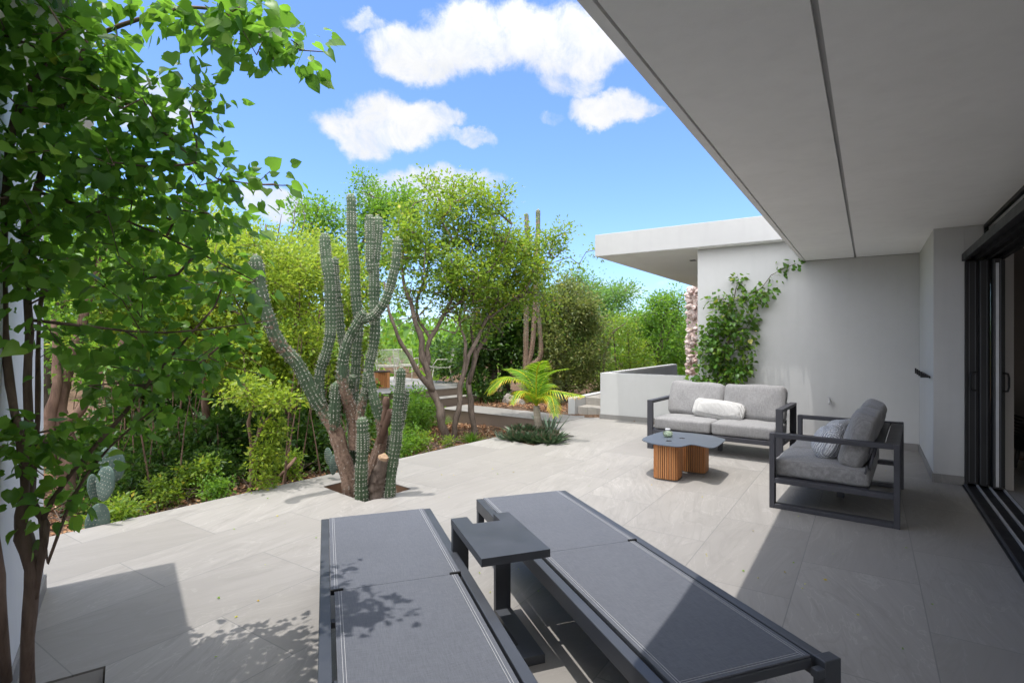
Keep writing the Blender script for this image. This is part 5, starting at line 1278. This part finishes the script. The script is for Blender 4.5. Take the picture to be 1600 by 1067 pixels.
# --- rosettes, agaves, grass, sword leaves
def rosette(name, label, cat, loc, n, L, wd, mt, group=None, el0=15, el1=80, curl=.25, part='leaves'):
    root = empty(name, loc); tag(root, label, cat, group); mb = MB()
    for i in range(n):
        a = i * 2.399 + random.uniform(-.2, .2); t = (i + .5) / n; el_ = R(el0 + (el1 - el0) * t + random.uniform(-8, 8)); l = L * (1 - .35 * t) * random.uniform(.85, 1.1)
        dv = Vector((math.cos(a) * math.cos(el_), math.sin(a) * math.cos(el_), math.sin(el_))); sd = Vector((-math.sin(a), math.cos(a), 0)); nm = dv.cross(sd)
        vs = []; K = 5
        for k in range(K + 1):
            s_ = k / K; p = dv * l * s_ + Vector((0, 0, -curl * l * s_ * s_)); ww = wd * (.55 + .9 * s_ * (1 - s_) * 2) * (1 - s_ ** 3) + .001
            vs += [p - sd * ww, p - nm * ww * -.35 * -1 + Vector((0, 0, -ww * .3)), p + sd * ww]
        fs = []
        for k in range(K): fs += [[3 * k, 3 * k + 1, 3 * k + 4, 3 * k + 3], [3 * k + 1, 3 * k + 2, 3 * k + 5, 3 * k + 4]]
        mb.add(vs, fs, [min(1, max(0, .3 + .5 * (k // 2) / K + random.uniform(-.25, .25))) for k in range(2 * K)])
    mb.build(part, mt, root, False); return root
bp = [(800, 8.05, 0), (816, 7.98, 0), (832, 7.92, 0), (848, 7.86, 0), (826, 8.25, .06), (808, 8.3, .05), (846, 8.12, .04), (862, 7.78, 0)]
b0 = None
for i, (u, d, dz) in enumerate(bp):
    loc = Vector(((u - CU) / F * d, d, -.02 + dz))
    if b0 is None:
        b0 = rosette('bromeliad', 'dark green purple-edged rosette in the dense clump at the foot of the palm', 'bromeliad', loc, 46, .30, .030, M['leaf_brom'], 'dark rosettes at the foot of the palm', 18, 88, .12)
    else:
        o = dup(b0); o.location = loc; o.rotation_euler = (0, 0, random.uniform(0, 6))
o = dup(b0); o.location = Vector(((867 - CU) / F * 7.95, 7.95, .0)); o['label'] = 'dark rosette set a little apart, rightmost of the clump below the palm'
rosette('agave', 'grey-green spiky agave in the mulch between walkway and paving', 'agave', Vector(gp(783, 0, 9.0)), 34, .40, .014, M['leaf_agave'], None, 5, 85, .12)
rosette('agave', 'small grey agave at the paving edge left of the rosettes', 'agave', Vector(gp(790, 0, 8.5)), 22, .24, .012, M['leaf_agave'], None, 10, 85, .1)
rosette('sword_plant', 'upright sword-leaved plant behind the palm stem', 'sword plant', Vector((.62, 9.0, -.2)), 26, .62, .022, M['leaf_agave'], None, 45, 88, .05)
rosette('sword_plant', 'grey-green aloe clump beyond the walkway, under the olive bush', 'aloe', Vector(gp(872, 0, 12.1)), 30, .5, .02, M['leaf_agave'], None, 40, 88, .08)
for (u, d, lb) in ((737, 9.1, 'bright green grass tuft beside the slim tree stem by the walkway'), (690, 10.9, 'yellow-green grass tuft against the walkway side, left end'), (652, 11.2, 'leafy green tuft below the raised platform'), (600, 10.6, 'green tuft at the platform foot behind the cactus')):
    rosette('grass_tuft', lb, 'grass tuft', Vector(gp(u, 0, d)), 90, .42, .007, M['leaf_green'], None, 25, 88, .25)

# --- undergrowth: small leafy plants, three kinds copied about
protos = []
for k in range(3):
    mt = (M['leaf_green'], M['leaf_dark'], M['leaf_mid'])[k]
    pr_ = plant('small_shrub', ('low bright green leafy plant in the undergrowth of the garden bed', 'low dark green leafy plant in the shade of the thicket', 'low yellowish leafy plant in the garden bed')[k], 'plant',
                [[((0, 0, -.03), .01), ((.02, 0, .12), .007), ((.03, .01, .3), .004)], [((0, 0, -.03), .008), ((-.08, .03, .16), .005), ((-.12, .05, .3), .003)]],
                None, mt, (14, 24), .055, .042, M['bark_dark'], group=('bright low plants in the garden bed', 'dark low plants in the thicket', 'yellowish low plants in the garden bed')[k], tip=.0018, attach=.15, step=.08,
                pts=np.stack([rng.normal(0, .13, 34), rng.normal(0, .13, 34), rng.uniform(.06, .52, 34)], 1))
    protos.append([pr_, 0])
def scatter(k, u, d, s=1.0):
    pr_ = protos[k]; o = pr_[0] if pr_[1] == 0 else dup(pr_[0]); pr_[1] += 1
    g_ = gp(u, 0, d); o.location = (g_[0], g_[1], g_[2]); s *= random.uniform(.85, 1.2); o.scale = (s, s, s); o.rotation_euler = (0, 0, random.uniform(0, 6.28))
for (k, u, d, s) in ((1, 335, 6.2, .8), (0, 338, 5.6, .55), (1, 300, 6.2, .8), (1, 262, 6.0, .7), (1, 225, 5.9, .8), (1, 365, 6.9, .9), (1, 445, 7.1, .9), (0, 428, 5.85, .4), (1, 503, 7.3, .8), (2, 190, 4.75, .8), (2, 172, 4.6, .7), (1, 150, 5.2, .8), (1, 320, 6.7, 1.3), (1, 280, 6.4, 1.2), (1, 240, 6.2, 1.2), (1, 205, 5.9, 1.1), (1, 345, 6.9, 1.3), (1, 385, 7.0, 1.3), (1, 420, 7.0, 1.2), (1, 460, 7.3, 1.3), (1, 490, 7.4, 1.2), (2, 310, 5.9, .7), (2, 450, 6.5, .6), (1, 350, 6.2, .7), (1, 520, 7.2, 1.1), (2, 255, 5.5, .6),
                     (1, 410, 7.6, 1.3), (1, 350, 7.5, 1.3), (1, 290, 7.0, 1.2), (1, 240, 6.6, 1.3), (1, 180, 6.4, 1.3), (1, 130, 6.2, 1.3), (1, 530, 7.8, 1.2), (0, 640, 8.0, .8), (0, 625, 7.6, .6), (0, 655, 9.6, .9), (0, 640, 10.2, 1.2), (0, 665, 10.6, 1.1), (2, 700, 8.6, .5), (2, 660, 8.3, .6), (0, 610, 8.6, .8), (0, 600, 9.6, 1.1), (0, 580, 9.9, 1.2), (0, 630, 11.4, 1.2), (0, 650, 12.0, 1.1), (1, 745, 13.0, 1.3), (1, 770, 12.6, 1.0), (0, 735, 12.9, .9), (1, 560, 8.4, 1.2), (1, 420, 9.2, 2.4), (1, 360, 8.8, 2.4), (1, 300, 8.4, 2.3), (1, 250, 8.0, 2.2), (1, 200, 7.6, 2.2), (1, 480, 9.4, 2.3), (1, 540, 9.8, 2.0), (1, 390, 8.2, 1.6), (1, 330, 7.9, 1.6), (1, 275, 7.6, 1.6), (0, 450, 8.6, 1.6), (0, 520, 10.6, 1.9), (0, 560, 11.0, 1.7), (2, 880, 14.5, 1.2), (2, 905, 15.5, 1.2), (1, 850, 13.6, 1.2), (2, 940, 13.8, 1.0)):
    if s > .01: scatter(k, u, d, s)

# --- leaf litter and mulch, twigs, rocks
def lit(n, us, ds):
    u = rng.uniform(*us, n); d = rng.uniform(*ds, n); x = (u - CU) / F * d; return np.stack([x, d, ground_z(x, d) + .012], 1)
L_ = np.concatenate([lit(9000, (560, 860), (7.2, 11.5)), lit(9000, (60, 560), (4.0, 8.5)), lit(4000, (740, 950), (11, 14.5)), lit(3000, (500, 800), (11, 15))])
wv_ = (L_[:, 0] - E1.x) * GV.x + (L_[:, 1] - E1.y) * GV.y; hv_ = (L_[:, 0] - E1.x) * HVc.x + (L_[:, 1] - E1.y) * HVc.y
keep = ((hv_ > .05) & ((wv_ < -.03) | (wv_ > .9))) | ((hv_ <= .05) & (wv_ > 1.0) & (L_[:, 0] < 1.0)); L_ = L_[keep]
n = len(L_)
o = leaf_obj('leaf_litter', L_, np.stack([rng.normal(size=n), rng.normal(size=n), rng.normal(size=n) * .25], 1), np.stack([rng.normal(size=n) * .35, rng.normal(size=n) * .35, np.ones(n)], 1), rng.uniform(.03, .075, n), LEAF2, M['litter']); tag(o, kind='stuff')
tw_ = MB()
for k in range(300):
    u, d = (random.uniform(80, 540), random.uniform(4.4, 7.5)) if k < 250 else (random.uniform(600, 780), random.uniform(7.6, 9))
    x = (u - CU) / F * d
    hvv = (x - E1.x) * HVc.x + (d - E1.y) * HVc.y
    if hvv < .25: continue
    z = float(ground_z(x, d)) + .02; a = random.uniform(0, 6.28); l = random.uniform(.15, .6)
    tw_.tube([(x, d, z), (x + l * .5 * math.cos(a), d + l * .5 * math.sin(a), z + random.uniform(.0, .12)), (x + l * math.cos(a + .3), d + l * math.sin(a + .3), z + random.uniform(.0, .2))], [.006, .004, .002], 5)
o = tw_.build('fallen_twigs', M['bark']); tag(o, kind='stuff')
st_ = MB()      # bare stems of the thicket
for k in range(70):
    u, d = random.uniform(90, 560), random.uniform(5.8, 8.6); g_ = Vector(gp(u, 0, d)); a = random.uniform(-.5, .5)
    if (g_.x - E1.x) * HVc.x + (g_.y - E1.y) * HVc.y < .4: continue
    h_ = random.uniform(.7, 1.9)
    st_.tube([g_, g_ + Vector((a * .3, random.uniform(-.1, .1), h_ * .5)), g_ + Vector((a * .8, random.uniform(-.2, .2), h_))], [random.uniform(.005, .018), .006, .003], 6, rough=.1)
o = st_.build('thicket_stems', M['bark_red']); tag(o, kind='stuff')
def rock(label, u, d, s, grp='pale rocks in the garden bed'):
    bm = bmesh.new(); bmesh.ops.create_icosphere(bm, subdivisions=3, radius=1); ph = [random.uniform(0, 6) for _ in range(6)]
    for v in bm.verts:
        c_ = v.co; k = 1 + .18 * math.sin(c_.x * 4 + ph[0]) * math.sin(c_.y * 5 + ph[1]) + .14 * math.sin(c_.z * 7 + ph[2]) * math.sin(c_.x * 6 + ph[3]) + .06 * math.sin(c_.y * 15 + ph[4])
        v.co = Vector((c_.x * s[0], c_.y * s[1], c_.z * s[2])) * k
    bm.verts.index_update(); o = MB().add([v.co for v in bm.verts], [[v.index for v in f.verts] for f in bm.faces]).build('rock', M['rock'], None, True); bm.free()
    g_ = gp(u, 0, d); o.location = (g_[0], g_[1], g_[2] + s[2] * .5); o.rotation_euler = (0, 0, random.uniform(0, 6)); tag(o, label, 'rock', grp)
rock('pale jagged rock beyond the walkway, left of the palm crown', 795, 12.5, (.16, .12, .16))
rock('pale rounded rock right behind the palm, beyond the walkway', 811, 12.4, (.17, .12, .11))
rock('flat pinkish rock beside the kerb wall under the olive bush', 925, 13.2, (.30, .2, .10))
rock('grey rock in the leaf litter left of the cactus hole', 478, 5.9, (.11, .09, .07))
rock('small dark rock at the paving edge by the sapling', 455, 5.75, (.08, .07, .05))
log_ = MB().tube([P(436, 745, 6.1), P(452, 728, 6.2), P(462, 715, 6.3)], [.018, .024, .015], 9, rough=.2).build('fallen_log', M['bark_red'], None, True); tag(log_, 'short broken log lying in the leaf litter right of the sapling', 'log')

# --- fallen leaves on the paving
n = 90
q = [G(random.uniform(320, 1500), random.uniform(700, 1040)) for _ in range(n)] + [G(372, 963), G(340, 934), G(935, 800)]
q = np.array([(p.x, p.y, .006) for p in q]); n = len(q)
o = leaf_obj('fallen_leaves', q, np.stack([rng.normal(size=n), rng.normal(size=n), np.zeros(n)], 1), np.stack([rng.normal(size=n) * .3, rng.normal(size=n) * .3, np.ones(n)], 1), rng.uniform(.012, .026, n), LEAF2, M['leaf_palm'], rnd=rng.uniform(.4, 1, n)); tag(o, kind='stuff')
